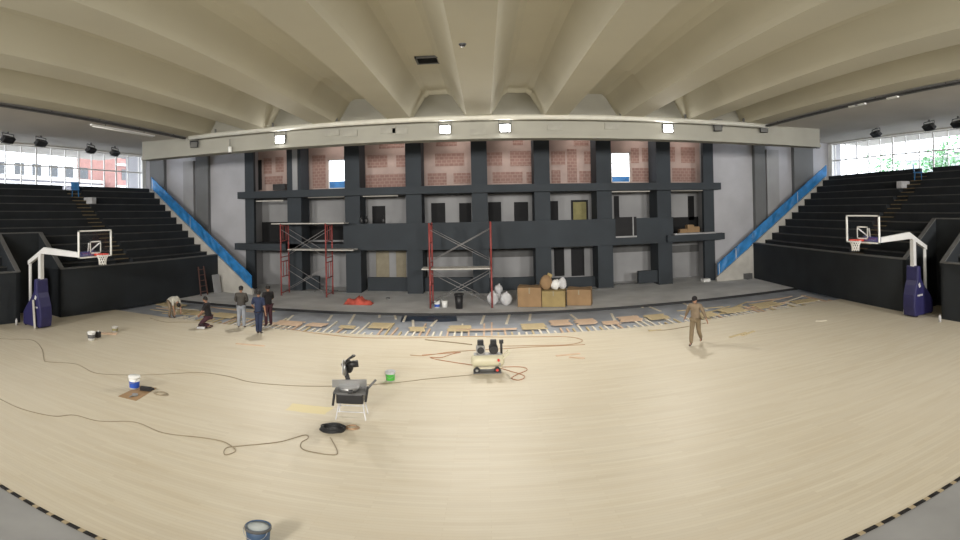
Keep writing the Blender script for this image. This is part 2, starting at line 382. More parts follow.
# top wall with two window holes
w1 = (X(328.5, YT), X(346, YT), Z(337, 188, YT) - .05, Z(337, 159.5, YT)); w2 = (X(612, YT), X(631, YT), Z(621, 182.5, YT), Z(621, 152.5, YT))
mb = MB(); mb.box(-15, w1[0], YT, YT + .2, zl1, 10); mb.box(w1[1], w2[0], YT, YT + .2, zl1, 10); mb.box(w2[1], 14.5, YT, YT + .2, zl1, 10)
for w in (w1, w2):
    mb.box(w[0], w[1], YT, YT + .2, zl1, w[2]); mb.box(w[0], w[1], YT, YT + .2, w[3], 10)
struct('wall_back_top', mb, 'pink', 'pink plastered back wall of the top storey')
for i, w in enumerate((w1, w2)):
    t = thing('window_%d' % (i + 3), (w[0], YT + .1, w[2]), 'bright window in the top storey wall', None, kind='structure')
    ww, hh = w[1] - w[0], w[3] - w[2]
    fr = MB().box(0, .06, -.04, .04, 0, hh).box(ww - .06, ww, -.04, .04, 0, hh).box(0, ww, -.04, .04, 0, .06).box(0, ww, -.04, .04, hh - .06, hh).box(0, ww, -.03, .03, hh * .62, hh * .62 + .05)
    fr.build('window_frame', 'white', t); MB().box(.06, ww - .06, -.005, .005, .06, hh - .06).build('window_pane', 'glass', t)
    o = MB().box(w[0] - .5, w[1] + .5, YT + 1.2, YT + 1.25, w[2] - .6, w[2] + hh * (.24 if i else .30)).build('tarpaulin', 'blue')
    tag(o, 'blue tarpaulin seen low through the ' + ('right' if i else 'left') + ' bright window of the top storey', 'tarpaulin')
struct('floor_terrace', MB().box(-25, 25, 31.6, 34, 4.0, zl1 - .5), 'stage', 'terrace outside the top windows')
PATCH = [(264, 158, 272, 174), (276, 157, 284, 172), (313, 155, 326, 188), (368, 155, 388, 167.5), (397, 155, 407, 167), (366, 174, 406, 187),
         (380, 143, 405, 148), (436, 153, 465, 166), (428, 173, 447, 185), (454, 173, 471, 183.5), (487, 152, 503, 166), (511, 151, 532, 166),
         (493, 172, 523, 183), (527, 172, 533, 183), (552, 151, 566, 165), (552, 170, 561, 183), (568, 149, 577.5, 182.5), (585, 151, 593, 164),
         (580, 171, 593, 182.5), (632, 148, 640, 163), (643, 148, 650, 162), (633, 168, 650, 181.5), (670, 147, 676, 162), (682, 147, 696, 163), (673, 168, 696, 181.5),
         (265, 176, 283, 184), (437, 141, 458, 146), (514, 140, 524, 145), (575, 141, 590, 146)]
for a, y0, b, y1 in PATCH:
    rect(a, y0, b, y1, YT - .025, .025, 'brick', 'wall_brick_patch', 'patch of bare red brick in the pink wall')
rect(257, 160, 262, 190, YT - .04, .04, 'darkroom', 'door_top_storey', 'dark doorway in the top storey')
rect(273, 184, 285, 190, YT - .5, .4, 'blackp', 'parapet_top', 'low dark block in the top storey')
for a, b in ((293, 298),): pass
# pale strips (plastered reveals) and openings, middle and ground storeys
def zone(a, y0, b, y1, m, nm, lab, Y=YB - .05, th=.05): rect(a, y0, b, y1, Y, th, m, nm, lab)
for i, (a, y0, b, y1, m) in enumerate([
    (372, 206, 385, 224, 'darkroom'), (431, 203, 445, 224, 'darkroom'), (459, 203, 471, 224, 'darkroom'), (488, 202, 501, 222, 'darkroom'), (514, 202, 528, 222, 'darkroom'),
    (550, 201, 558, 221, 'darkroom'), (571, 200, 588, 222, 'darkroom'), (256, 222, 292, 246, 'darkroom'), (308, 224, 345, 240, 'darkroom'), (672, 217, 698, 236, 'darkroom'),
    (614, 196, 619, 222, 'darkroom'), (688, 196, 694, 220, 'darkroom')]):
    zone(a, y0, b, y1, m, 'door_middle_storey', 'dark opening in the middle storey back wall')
zone(573, 202, 586, 221, 'olive', 'door_panel_olive', 'olive board in the opening near the fifth bay', YB - .08, .03)
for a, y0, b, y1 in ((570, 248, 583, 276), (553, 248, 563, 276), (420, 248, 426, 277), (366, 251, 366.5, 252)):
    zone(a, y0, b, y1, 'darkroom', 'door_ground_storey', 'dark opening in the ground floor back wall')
zone(375, 251, 388, 277, 'beige', 'door_ground_panel', 'beige board in the ground floor opening', YB - .06, .03)
zone(395, 251, 405, 277, 'beige', 'door_ground_panel', 'beige board beside the pale post', YB - .06, .03)
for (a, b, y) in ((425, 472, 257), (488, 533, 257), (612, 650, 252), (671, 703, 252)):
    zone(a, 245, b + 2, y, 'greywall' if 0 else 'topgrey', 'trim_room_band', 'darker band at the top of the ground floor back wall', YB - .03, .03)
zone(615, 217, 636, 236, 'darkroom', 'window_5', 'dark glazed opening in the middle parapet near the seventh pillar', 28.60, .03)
struct('window_5_frame', MB().box(X(615, 28.6), X(636, 28.6), 28.56, 28.6, Z(625, 237.5, 28.6), Z(625, 236, 28.6)).box(X(632, 28.6), X(633, 28.6), 28.56, 28.6, Z(625, 237, 28.6), Z(625, 217, 28.6)), 'palewall', 'pale sill under the dark glazed opening')
for (a, b, y) in ((256, 283, 201.5), (308, 344, 197.5), (363, 398, 196.5), (612, 650, 192), (671, 703, 191)):
    zone(a, y - 1.2, b, y, 'cream', 'trim_reveal', 'pale strip under the top ledge', 28.9, .1)

# ================================================================= grandstands
def stand(side, P0, P1, t0, t1, L, vom, aisle):
    """local frame: s = away from the court, t = along the front wall (0 at P0), built as things"""
    sx = -1 if side == 'left' else 1
    P0, P1 = Vector((*P0, 0)), Vector((*P1, 0)); dt = (P1 - P0).normalized(); ds = Vector((sx * dt.y, -sx * dt.x, 0)) if sx > 0 else Vector((-dt.y, dt.x, 0))
    Mx = Matrix(((ds.x, dt.x, 0, P0.x), (ds.y, dt.y, 0, P0.y), (0, 0, 1, 0), (0, 0, 0, 1)))
    def T(mb): mb.v = [tuple(Mx @ Vector(v)) for v in mb.v]; return mb
    g = thing('grandstand', (0, 0, 0), 'dark stepped grandstand on the ' + side + ' of the court, behind the ' + side + ' hoop', 'grandstand')
    ZF, SL, N, dp = 2.32, .82, 10, .53
    v0, v1 = vom
    # front wall in two runs with the passage between them
    T(MB().box(0, .25, v1, L, 0, ZF).box(.25, 1.9, v1, v1 + .2, 0, 2.3)).build('front_wall', 'stand', g)
    T(MB().box(-.0, .25, t0, v0, 0, ZF)).build('front_wall', 'stand', g)
    T(MB().box(-.03, .28, v1, L, ZF, ZF + .05)).build('coping', 'topgrey', g); T(MB().box(-.03, .28, t0, v0, ZF, ZF + .05)).build('coping', 'topgrey', g)
    # passage: sloped side parapets and back wall
    for a, b in ((v0 - .2, v0), (v1, v1 + .2)):
        T(MB().prism([(0, 0), (2.0, 0), (2.0, 4.0), (0, ZF)], 'y', a, b)).build('passage_wall', 'stand', g)
        T(MB().prism([(-.02, ZF), (2.0, 4.0), (2.0, 4.05), (-.02, ZF + .05)], 'y', a - .02, b + .02)).build('coping', 'topgrey', g)
    T(MB().box(2.0, 2.2, v0 - .2, v1 + .2, 0, 4.0)).build('passage_wall', 'stand', g)
    T(MB().box(1.98, 2.25, v0 - .2, v1 + .2, 4.0, 4.05)).build('coping', 'topgrey', g)
    # tiers
    for k in range(N):
        s0 = .9 + k * dp; z = ZF - .25 + .44 * (k + 1)
        runs = [(t0, v0 - .2), (v1 + .2, L)] if s0 < 2.1 else [(t0, L)]
        for a, b in runs:
            parts = [(a, b)]
            if a < aisle < b: parts = [(a, aisle - .6), (aisle + .6, b)]
            mb, nb, sb = MB(), MB(), MB()
            for p, q in parts:
                mb.box(s0, s0 + dp + .02, p, q, z - .9, z); nb.box(s0 - .015, s0 + .03, p, q, z - .045, z + .006)
                sb.box(s0 + .12, s0 + .42, p, q, z + .10, z + .14)
            T(mb).build('seating_tier', 'tier', g); T(nb).build('tier_nosing', 'nose', g)
        mb = MB().box(s0, s0 + dp / 2, aisle - .6, aisle + .6, z - .7, z - .22).box(s0 + dp / 2, s0 + dp + .02, aisle - .6, aisle + .6, z - .9, z)
        T(mb).build('aisle_step', 'tier', g)
        T(MB().box(s0 - .015, s0 + .06, aisle - .5, aisle + .5, z - .26, z - .213).box(s0 + dp / 2 - .015, s0 + dp / 2 + .06, aisle - .5, aisle + .5, z - .04, z + .007)).build('step_edge', 'gold', g)
    zt = ZF - .25 + .44 * N; st = .9 + N * dp
    T(MB().box(st, st + .2, t0, aisle - .5, zt - 1, zt + .30).box(st, st + .2, aisle + .5, L, zt - 1, zt + .30)).build('rear_wall', 'stand', g)
    T(MB().box(st + .2, 6.35, t0, L - .8, zt - .7, zt - .6)).build('walkway', 'tier', g)
    T(MB().box(.25, .9, v1 + .2, L, 1.2, 1.7).box(.25, .9, t0, v0 - .2, 1.2, 1.7)).build('front_walk', 'tier', g)
    # closed far end below the tiers
    T(MB().prism([(-2.6, .0), (6.3, 0), (6.2, 6.62), (5.9, 6.62), (-2.6, .30)], 'y', L + .02, L + .22)).build('stair_wall', 'cream', g)
    # blue sheeted handrail running down the end stair: a thing of its own
    r = thing('stair_railing', tuple(Mx @ Vector((-2.5, L + .12, 0))), 'handrail wrapped in blue sheeting along the ' + side + ' end stair', 'railing')
    def TR(mb): mb.v = [tuple((Mx @ Vector(v)) - r.location) for v in mb.v]; return mb
    def zs(s): return .28 + (s + 2.6) * (6.28 / 8.4) + .04
    mb = MB(); m2 = MB(); nseg = 28; vs = []; fs = []
    for i in range(nseg + 1):
        s_ = -2.5 + 8.6 * i / nseg; w = random.uniform(-.05, .05)
        for j, zz in enumerate((.0, .36, .76)):
            for tt in (.10, .15): vs.append((s_, L + tt + w * (1 if j == 1 else .3), zs(s_) + zz + random.uniform(-.03, .03)))
    for i in range(nseg):
        for j in range(2):
            a = i * 6 + j * 2; fs += [(a, a + 6, a + 8, a + 2), (a + 1, a + 3, a + 9, a + 7)]
        a = i * 6; fs += [(a, a + 1, a + 7, a + 6), (a + 4, a + 10, a + 11, a + 5)]
    TR(MB().add(vs, fs)).build('blue_sheet', 'blue', r)
    for i in range(8):
        s_ = -2.4 + i * 1.2; TR(MB().cyl((s_, L + .12, zs(s_) - .2), (s_, L + .12, zs(s_) + .70), .025, n=8)).build('post', 'whitemetal', r)
    TR(MB().cyl((-2.5, L + .12, zs(-2.5) + .74), (6.1, L + .12, zs(6.1) + .74), .03, n=8)).build('top_rail', 'blue', r)
    return Mx, zt, st, L
LM = stand('left', (-17.72, 15.4), (-15.95, 27.0), -4.0, None, 11.73, (-1.95, .2), 4.9)
RM = stand('right', (15.95, 14.3), (16.65, 28.0), -4.0, None, 13.7, (-2.0, -.05), 4.3)
for (Mx, zt, st, L), al, nm in ((LM, 4.9, 'left'), (RM, 4.3, 'right')):
    # blue seat frame standing at the head of the aisle
    p = Mx @ Vector((st - .80, al - .1, 0)); t = thing('plastic_chair', (p.x, p.y, zt - .43), 'blue plastic chair at the top of the ' + nm + ' stand aisle', 'chair', rz=random.random())
    MB().obox((0, 0, .42), (.5, .5, .05)).build('seat', 'blue', t, .01); MB().obox((0, .24, .68), (.5, .04, .5), rx=-.15).build('backrest', 'blue', t, .01)
    for a in (-.2, .2):
        for b in (-.2, .2): MB().cyl((a, b, 0), (a * .9, b * .9, .42), .02, n=8).build('leg', 'blue', t)
    p = Mx @ Vector((st - 1.15, al + .75, 0)); t = tag(MB().obox((0, 0, .2), (.7, .4, .4)).build('crate', 'sack', None, .02), 'pale crate beside the blue chair on the ' + nm + ' stand', 'crate')
    t.location = (p.x, p.y, zt - .87)

# ================================================================= basketball hoops
def hoop(side, bx, by, bz, post):
    sx = -1 if side == 'left' else 1
    t = thing('basketball_hoop', (sx * post, by, 0), 'wheeled basketball hoop with indigo padded base on the ' + side + ' side', 'basketball hoop')
    # local +x points to the court centre
    if sx > 0: t.rotation_euler = (0, 0, PI)
    b = post - bx                                            # board distance
    ft, zb = .05, bz
    fr = MB()
    for y0, y1, z0, z1 in ((-.9, .9, 0, .05), (-.9, .9, 1.0, 1.05), (-.9, -.85, 0, 1.05), (.85, .9, 0, 1.05)): fr.box(b - .03, b + .03, y0, y1, zb + z0, zb + z1)
    bo = MB().box(b - .008, b + .008, -.86, .86, zb + .04, zb + 1.01).build('backboard', 'glass', t)
    fr.build('board_frame', 'white', bo)
    sq = MB()
    for y0, y1, z0, z1 in ((-.3, .3, .15, .2), (-.3, .3, .58, .63), (-.3, -.25, .15, .63), (.25, .3, .15, .63)): sq.box(b + .009, b + .014, y0, y1, zb + z0, zb + z1)
    sq.build('target_square', 'white', bo)
    ri = MB(); rr = .225; zc = zb + .14; cx = b + .15 + rr
    ri.tube([(cx + rr * math.cos(2 * PI * i / 20), rr * math.sin(2 * PI * i / 20), zc) for i in range(21)], .016)
    ri.box(b + .01, b + .17, -.08, .08, zc - .06, zc + .01); rim = ri.build('rim', 'rimred', t)
    ne = MB(); K = 12
    for k in range(K):
        for d in (1, -1):
            ne.tube([(cx + r_ * math.cos(2 * PI * (k + d * i * .5) / K), r_ * math.sin(2 * PI * (k + d * i * .5) / K), zc - i * .1) for i, r_ in enumerate((.225, .19, .15, .13, .135))], .012, 4)
    ne.build('net', 'net', rim)
    za = zb + .05
    MB().bar((b - .05, 0, za + .12), (b - .95, 0, za + .0), .16, .2).build('arm_pad', 'purple', t, .02)
    MB().bar((b - .05, -.3, za + .5), (b - .4, 0, za + .1), .05).bar((b - .05, .3, za + .5), (b - .4, 0, za + .1), .05).build('board_brace', 'whitemetal', t)
    MB().prism([(b - .9, za - .10), (b - .9, za + .10), (.75, za + .22), (-.35, za - .42), (-.35, za - .60), (.65, za - .06)], 'y', -.09, .09).build('arm', 'whitemetal', t, .01)
    MB().box(.385, .555, -.1, .1, 1.7, za).build('front_post', 'whitemetal', t, .01)
    MB().cyl((-.28, 0, .75), (-.28, 0, za - .45), .07).build('rear_post', 'whitemetal', t)
    MB().prism([(-.42, .04), (.78, .04), (.84, .45), (.80, .95), (.68, 1.35), (.60, 1.55), (.57, 2.15), (.36, 2.15), (.33, 1.6), (.10, 1.25), (-.22, .9), (-.42, .6)], 'y', -.32, .32).build('base_pad', 'purple', t, .06)
    MB().bar((.42, -.40, 1.25), (.60, -.46, .02), .12, .03).build('brace', 'cream', t)
    yy = .325 * sx
    MB().prism([(.40, 1.28), (.50, 1.24), (.56, 1.38), (.46, 1.46)], 'y', yy - .004, yy + .004).build('emblem', 'sack', t)
    lg = MB(); [lg.box(.30 + i * .085, .36 + i * .085, yy - .004, yy + .004, .88 + .01 * (i % 2), .96) for i in range(4)]; lg.build('lettering', 'sack', t)
    for a in (-.3, .6):
        for y in (-.25, .25): MB().cyl((a, y - .03, .05), (a, y + .03, .05), .05).build('caster', 'blackp', t)
hoop('left', 13.4, 13.6, 3.25, 17.15)
hoop('right', 12.82, 13.6, 3.30, 16.15)
for px, py, nm in ((16.5, 325, 'left'), (940, 322, 'right')):
    p = W(px, py); t = tag(MB().lathe([(0, 0), (.05, 0), (.055, .22), (.03, .26), (.03, .30), (0, .30)]).build('water_bottle', 'sack'), 'small pale bottle standing by the ' + nm + ' passage', 'bottle'); t.location = p
# ================================================================= pipe, floodlights and ceiling fittings
YP = 21.9
pts = [G(a, b, YP) for a, b in ((189.5, 139), (250, 133), (330.5, 123.6), (405.5, 120), (489, 117.2), (549, 116), (624, 118), (691, 120), (768, 126))]
zp = sum(p.z for p in pts) / len(pts)
t = thing('ceiling_pipe', (0, YP, zp), 'long pale pipe hung along the deep beam over the stage', 'pipe')
MB().cyl((pts[0].x, 0, 0), (pts[-1].x, 0, 0), .12).build('pipe_run', 'pipe', t)
for i in range(9):
    x = pts[0].x + 1.6 + i * 3.2; MB().box(x - .04, x + .04, 0, YFA - YP, -.02, .03).box(x - .04, x + .04, -.03, .03, 0, .3).build('bracket', 'topgrey', t)
lens = emit('lit_lens', (1, .98, .95), 22)
def flood(px, py, Y, lab, lit=True, s=.55, nm='floodlight'):
    p = G(px, py, Y); t = thing(nm, (p.x, p.y, p.z), lab, 'floodlight', rz=math.atan2(p.x, p.y) * -.6)
    MB().obox((0, .06, 0), (s, .16, s * .85), rx=-.35).build('housing', 'blackp', t, .02)
    MB().obox((0, -.035, -.03), (s * .85, .03, s * .7), rx=-.35).build('lens', lens if lit else M['steel'], t)
    MB().bar((-s * .55, .06, 0), (-s * .55, .06, .4), .03).bar((s * .55, .06, 0), (s * .55, .06, .4), .03).bar((-s * .55, .06, .4), (s * .55, .06, .4), .03).build('yoke', 'topgrey', t)
    MB().box(-.03, .03, .04, YFA - Y + .02, .38, .42).build('bracket', 'topgrey', t); return t
for (fx, fy), d_ in zip(FLOODS, ('first from the left end of the beam', 'just left of the middle of the beam', 'just right of the middle of the beam', 'last, above the seventh pillar')):
    flood(fx, fy, 22.2, 'lit square floodlight, ' + d_, s=.50)
for fx, fy, d_ in ((194, 144, 'under the left end of the pipe'), (718, 127.5, 'below the pipe near its right end'), (764, 129, 'under the right end of the pipe')):
    flood(fx, fy, 22.1, 'unlit dark floodlight ' + d_, False, .42)
SL = [(8, 139.5), (41, 143), (91, 150), (115, 153)]; SR = [(876, 134), (929, 127), (958, 124)]
for i, (px, py) in enumerate(SL + SR):
    r = ray(px, py); k = (20.8 if px > 480 else -20.8) / r.x; p = Vector((0, 0, H)) + r * k
    ord_ = ('first', 'second', 'third', 'fourth')[i if i < 4 else i - 4]
    t = thing('side_floodlight', p, 'unlit dark floodlight over the %s stand, %s %s' % (('left', ord_, 'from the left edge') if i < 4 else ('right', ord_, 'from the far end')), 'floodlight', rz=(PI / 2 if px > 480 else -PI / 2) * .8)
    MB().obox((0, 0, 0), (.95, .22, .34), rx=-.8).build('housing', 'blackp', t, .03)
    MB().obox((0, -.085, -.095), (.8, .03, .26), rx=-.8).build('lens', 'steel', t)
    MB().bar((-.5, 0, 0), (-.5, 0, .3), .04).bar((.5, 0, 0), (.5, 0, .3), .04).bar((-.5, 0, .3), (.5, 0, .3), .04).box(-.04, .04, -.04, .04, .3, max(.4, 9.2 - p.z)).build('yoke', 'topgrey', t)
# cable trays where ribs meet the side soffits
for x, y0, y1, lab in ((xs0 - .12, 9.0, 21.8, 'dark cable tray along the left edge of the ribs'), (xs1 + .12, 6.0, 21.8, 'dark cable tray along the right edge of the ribs')):
    t = thing('cable_tray', (x, 0, ZC - .14), lab, 'cable tray')
    MB().box(-.10, .10, y0, y1, 0, .03).box(-.10, -.08, y0, y1, 0, .08).box(.08, .10, y0, y1, 0, .08).build('tray', 'topgrey', t)
    mb = MB().cyl((-.03, y0, .05), (-.03, y1, .05), .025, n=6).cyl((.05, y0, .05), (.05, y1, .05), .02, n=6); mb.build('cable', 'blackp', t)
    for i in range(5):
        y = y0 + 1 + i * (y1 - y0 - 2) / 4; MB().box(-.015, .015, y - .02, y + .02, .03, .14).build('hanger', 'topgrey', t)
p0, p1 = G(125, 120, 18), W(175, 130, 8.6)
t = thing('tube_light', (xs0 - .36, 17.5, ZC - .27), 'long white tube light beside the left cable tray', 'light')
MB().box(-.06, .06, -2.4, 2.0, 0, .07).build('housing', 'white', t); MB().cyl((0, -2.3, -.03), (0, 1.9, -.03), .025, n=8).build('tube', 'white', t)
for y in (-1.5, 1.2): MB().box(-.01, .01, y, y + .03, .07, .28).build('hanger', 'topgrey', t)
for i, (px, py) in enumerate(((827, 100), (836, 98.5), (865, 90))):
    p = W(px, py, ZC - .08); t = tag(MB().obox((0, 0, 0), (.12, .55, .06)).obox((0, 0, .05), (.05, .5, .06)).build('junction_light', 'white'), ('small white fitting under the right cable tray, %s' % ('nearest the stage', 'second from the stage', 'farthest from the stage')[i]), 'light'); t.location = (xs1 + .12, p.y, ZC - .17)
# ceiling vent in a recess and a small sensor on the middle rib
p = W(433, 60, ZT - .02); t = thing('ceiling_vent', (p.x, p.y, ZT), 'dark square vent high in the ribbed ceiling', 'vent')
p = W(433, 60, ZT - .05)
t.location = (XM - PITCH / 2 + .2, p.y, ZT - .06)
fr = MB()
for a in (-1, 1): fr.box(a * .40 - .03, a * .40 + .03, -.38, .38, -.02, .05).box(-.43, .43, a * .35 - .03, a * .35 + .03, -.02, .05)
fr.build('frame', 'topgrey', t); MB().box(-.4, .4, -.35, .35, .03, .05).build('backing', 'darkroom', t)
sl = MB()
for i in range(8): sl.obox((0, -.30 + i * .085, .01), (.76, .05, .006), rx=.6)
sl.build('slat', 'blackp', t)
p = W(462.5, 44, ZC); t = thing('smoke_detector', (p.x, p.y, ZC), 'tiny dark fitting under the middle rib', 'detector')
MB().lathe([(0, -.07), (.05, -.07), (.08, -.03), (.08, 0)]).build('body', 'blackp', t); MB().lathe([(0, -.005), (.1, -.005), (.1, 0)]).build('base', 'topgrey', t)
p = G(230, 149, 22.1); t = thing('wall_camera', p, 'small white camera hanging at the left end of the deep beam', 'camera')
MB().cyl((0, 0, -.18), (0, 0, .12), .09).build('body', 'white', t); MB().cyl((0, 0, .12), (0, 0, .5), .02).build('stem', 'topgrey', t); MB().cyl((0, 0, -.22), (0, 0, -.18), .07).build('dome', 'blackp', t)
p = G(818, 143, 27.5); t = thing('loudspeaker', p, 'slim grey loudspeaker at the top of the right end wall', 'loudspeaker')
MB().obox((0, 0, 0), (.22, .2, .8), rx=.1).build('cabinet', 'topgrey', t, .02); MB().box(-.03, .03, .05, .3, -.05, .05).build('bracket', 'blackp', t)
for i, (px, py) in enumerate(((332, 133), (350, 133.5), (388, 130.5), (400, 131), (555, 127), (612, 126.5), (478, 132))):
    p = G(px, py, YFA - .03); o = MB().box(-.35, .35, -.03, .03, -.14, .14).build('beam_plate', M['beam_grey']); o.location = p; tag(o, 'flat grey plate on the deep beam, ' + ('first from the left end', 'second from the left end', 'third from the left end', 'fourth from the left end', 'fifth, right of the middle floodlights', 'sixth, before the last lit floodlight', 'between the two middle floodlights')[i], 'plate', 'plates on the deep beam')

# end-wall duct pipe on the left wall
t = tag(MB().box(X(185, 28.9), X(195, 28.9), 28.7, 29.0, 1.0, 8.6).build('duct', 'palewall'), 'pale square duct running up the left end wall', 'duct')
t = tag(MB().box(X(766, 28.9), X(778, 28.9), 28.7, 29.0, 1.0, 8.6).build('duct', 'palewall'), 'pale square duct running up the right end wall', 'duct')
# ================================================================= timber at the unfinished end of the floor
def edge_y(x): return YE
k = 0; proto = None
def ZONE(x):
    for lim, w_ in ((-11.6, 'near the bending man'), (-8.6, 'behind the standing men'), (-5.6, 'below the left scaffold'), (-3.0, 'below the red heap'), (-.9, 'below the black bin'),
                    (1.0, 'below the white sacks'), (4.2, 'below the cardboard boxes'), (6.2, 'between boxes and walking man'), (8.2, 'behind the walking man'), (11.5, 'between walking man and right stand')):
        if x < lim: return w_
    return 'beside the right stand'
x = -13.6
SLM = ['timber', 'timber', 'timber3', 'timber2']
protos = []
for L_ in (.55, .9, 1.5, 2.4):
    for m in ('timber', 'timber3', 'timber2'):
        o = MB().box(-.035, .035, -.5, L_, -.11, -.045).build('sleeper', m); protos.append([L_, m, o, False])
while x < 15.9:
    long_ = random.random()
    L_ = 2.4 if long_ > .82 else 1.5 if long_ > .5 else .9 if long_ > .2 else .55
    m = random.choice(['timber', 'timber', 'timber', 'timber3', 'timber2'])
    pr = next(q for q in protos if q[0] == L_ and q[1] == m)
    if pr[3]: o = pr[2].copy(); COL.objects.link(o)
    else: o = pr[2]; pr[3] = True
    o.location = (x, YE + random.uniform(-.05, .15), 0); o.rotation_euler = (0, 0, random.uniform(-.03, .03))
    where = ZONE(x); ln = {.55: 'short', .9: 'medium-long', 1.5: 'long', 2.4: 'extra-long'}[L_]; cn = {'timber': 'pale', 'timber3': 'pinkish', 'timber2': 'honey-coloured'}[m]
    tag(o, '%s %s sleeper under the unfinished board ends, %s' % (ln, cn, where), 'sleeper', '%s %s sleepers %s' % (ln, cn, where))
    x += .27 + random.uniform(-.02, .03)
for q in protos:
    if not q[3]: bpy.data.objects.remove(q[2])
# loose boards laid across the sleepers, patch by patch
bp = {m: MB().box(-.5, .5, -.055, .055, 0, .022).build('floorboard', m) for m in ('timber2', 'timber3', 'timber')}; bused = {m: 0 for m in bp}
def board(x, y, L_, rz, m, z=-.044, lab=None, grp=None):
    if bused[m]: o = bp[m].copy(); COL.objects.link(o)
    else: o = bp[m]; bused[m] = 1
    o.location = (x, y, z); o.scale = (L_, 1, 1); o.rotation_euler = (0, 0, rz)
    return tag(o, lab or 'loose floorboard laid across the sleepers at the unfinished edge', 'floorboard', grp or 'loose boards on the sleepers')
PT = [(447, 470, 324, 331, 'timber2'), (522, 547, 322, 329, 'timber2'), (552, 573, 317, 325, 'timber3'), (577, 598, 318, 324, 'timber3'), (368, 390, 321, 328, 'timber2'), (408, 424, 326, 331, 'timber2'),
      (338, 355, 325, 328, 'timber2'), (305, 325, 322, 326, 'timber3'), (455, 518, 328, 330, 'timber3'), (620, 645, 315, 321, 'timber3'), (648, 672, 313, 319, 'timber2'), (722, 752, 306, 312, 'timber2'), (752, 790, 300, 306, 'timber2'),
      (790, 826, 298, 302, 'timber2'), (604, 622, 320, 324, 'timber3'), (700, 722, 311, 316, 'timber2'), (170, 205, 309, 313, 'timber2'), (205, 235, 312, 317, 'timber2'), (150, 185, 302, 306, 'timber2'), (270, 300, 320, 325, 'timber3')]
PN = {}
for a, b, y0, y1, m in PT:
    zn = ZONE((W(a, y1, -.04).x + W(b, y1, -.04).x) / 2); PN[zn] = PN.get(zn, 0) + 1; od = ('first', 'second', 'third', 'fourth', 'fifth', 'sixth')[PN[zn] - 1]
    A, B = W((a + b) / 2, y1, -.04), W((a + b) / 2, y0, -.04); xa, xb = W(a, y1, -.04).x, W(b, y1, -.04).x
    n = max(2, min(8, int(abs(B.y - A.y) / .13)))
    for i in range(n):
        board((xa + xb) / 2 + random.uniform(-.06, .06), max(A.y, YE + .08) + i * .13, abs(xb - xa) * random.uniform(.9, 1.05), random.uniform(-.015, .015), m, lab='%s board, %s row of the %s patch %s' % ({'timber2': 'honey', 'timber3': 'pinkish', 'timber': 'pale'}[m], ('court-side', 'second', 'third', 'fourth', 'fifth', 'sixth', 'seventh', 'eighth')[i], od, zn), grp='board patches %s' % zn)
# long boards and battens lying about, near the left and right walls
lm = ('timber2', 'timber3', 'timber')
LZ = (('beside the wall', -15.6, -14.7), ('behind the bending man', -14.6, -13.5), ('behind the kneeling man', -12.6, -11.4), ('close to the stage edging', -13.5, -11))
for i in range(11):
    q = LZ[i % 4]
    board(random.uniform(q[1], q[2]), random.uniform(22.1, 22.8) if i % 4 == 3 else random.uniform(19.4, 21.6), random.uniform(2, 3.2), random.uniform(-.4, .3), lm[i % 3], -.108 + .001 * i, 'long %s board on the membrane by the left stand, %s' % (('honey', 'pinkish', 'pale')[i % 3], q[0]), 'long boards by the left stand')
for i in range(14):
    board(9.8 + i * .38, random.uniform(19.4, 21.6), random.uniform(1.6, 3.0), random.uniform(.15, .6) if i % 2 else random.uniform(-.1, .1), lm[min(2, i // 6)], -.108 + .024 * (i % 3), 'long %s board by the right stand, %s, %s' % (('honey', 'pinkish', 'pale')[min(2, i // 6)], ('lying flat', 'lying on another', 'topmost of its heap')[i % 3], 'slanting away' if i % 2 else 'parallel to the stage'), 'long boards by the right stand')
for i, (px, py) in enumerate(((395, 316), (405, 318), (413, 322), (435, 322), (440, 316), (483, 319), (508, 319), (530, 317), (613, 317), (655, 309), (640, 305), (685, 304), (575, 318), (700, 306), (380, 313), (330, 318), (352, 319), (290, 318))):
    p = W(px, py, -.1); board(p.x, p.y, random.uniform(1.2, 2.2), PI / 2 + random.uniform(-.25, .25), 'timber', -.11, 'pale batten lying end-on across the grey membrane, ' + ZONE(p.x), 'pale battens on the membrane ' + ZONE(p.x))
# offcuts on the finished floor
for i, (px, py, L_, rz, m, lab) in enumerate(((738, 335, .9, .35, 'timber2', 'offcut board on the court floor, right of the walking man'), (748, 333.5, .8, .45, 'timber2', 'second offcut beside it, nearer the right stand'),
     (821, 321, .45, -.5, 'timber', 'short pale offcut on the court floor before the right stand wall'), (250, 345, 1.1, .1, 'timber3', 'thin brown offcut lying before the three standing men'),
     (568, 355, .8, .1, 'timber3', 'thin offcut near the hose, right of the compressor'), (577, 358, .5, -.5, 'timber3', 'second thin offcut near the hose'), (655, 330.5, .5, .0, 'timber2', 'small offcut left of the walking man'))):
    p = W(px, py); o = board(p.x, p.y, L_, rz, m, .001, lab, 'offcuts on the court floor')

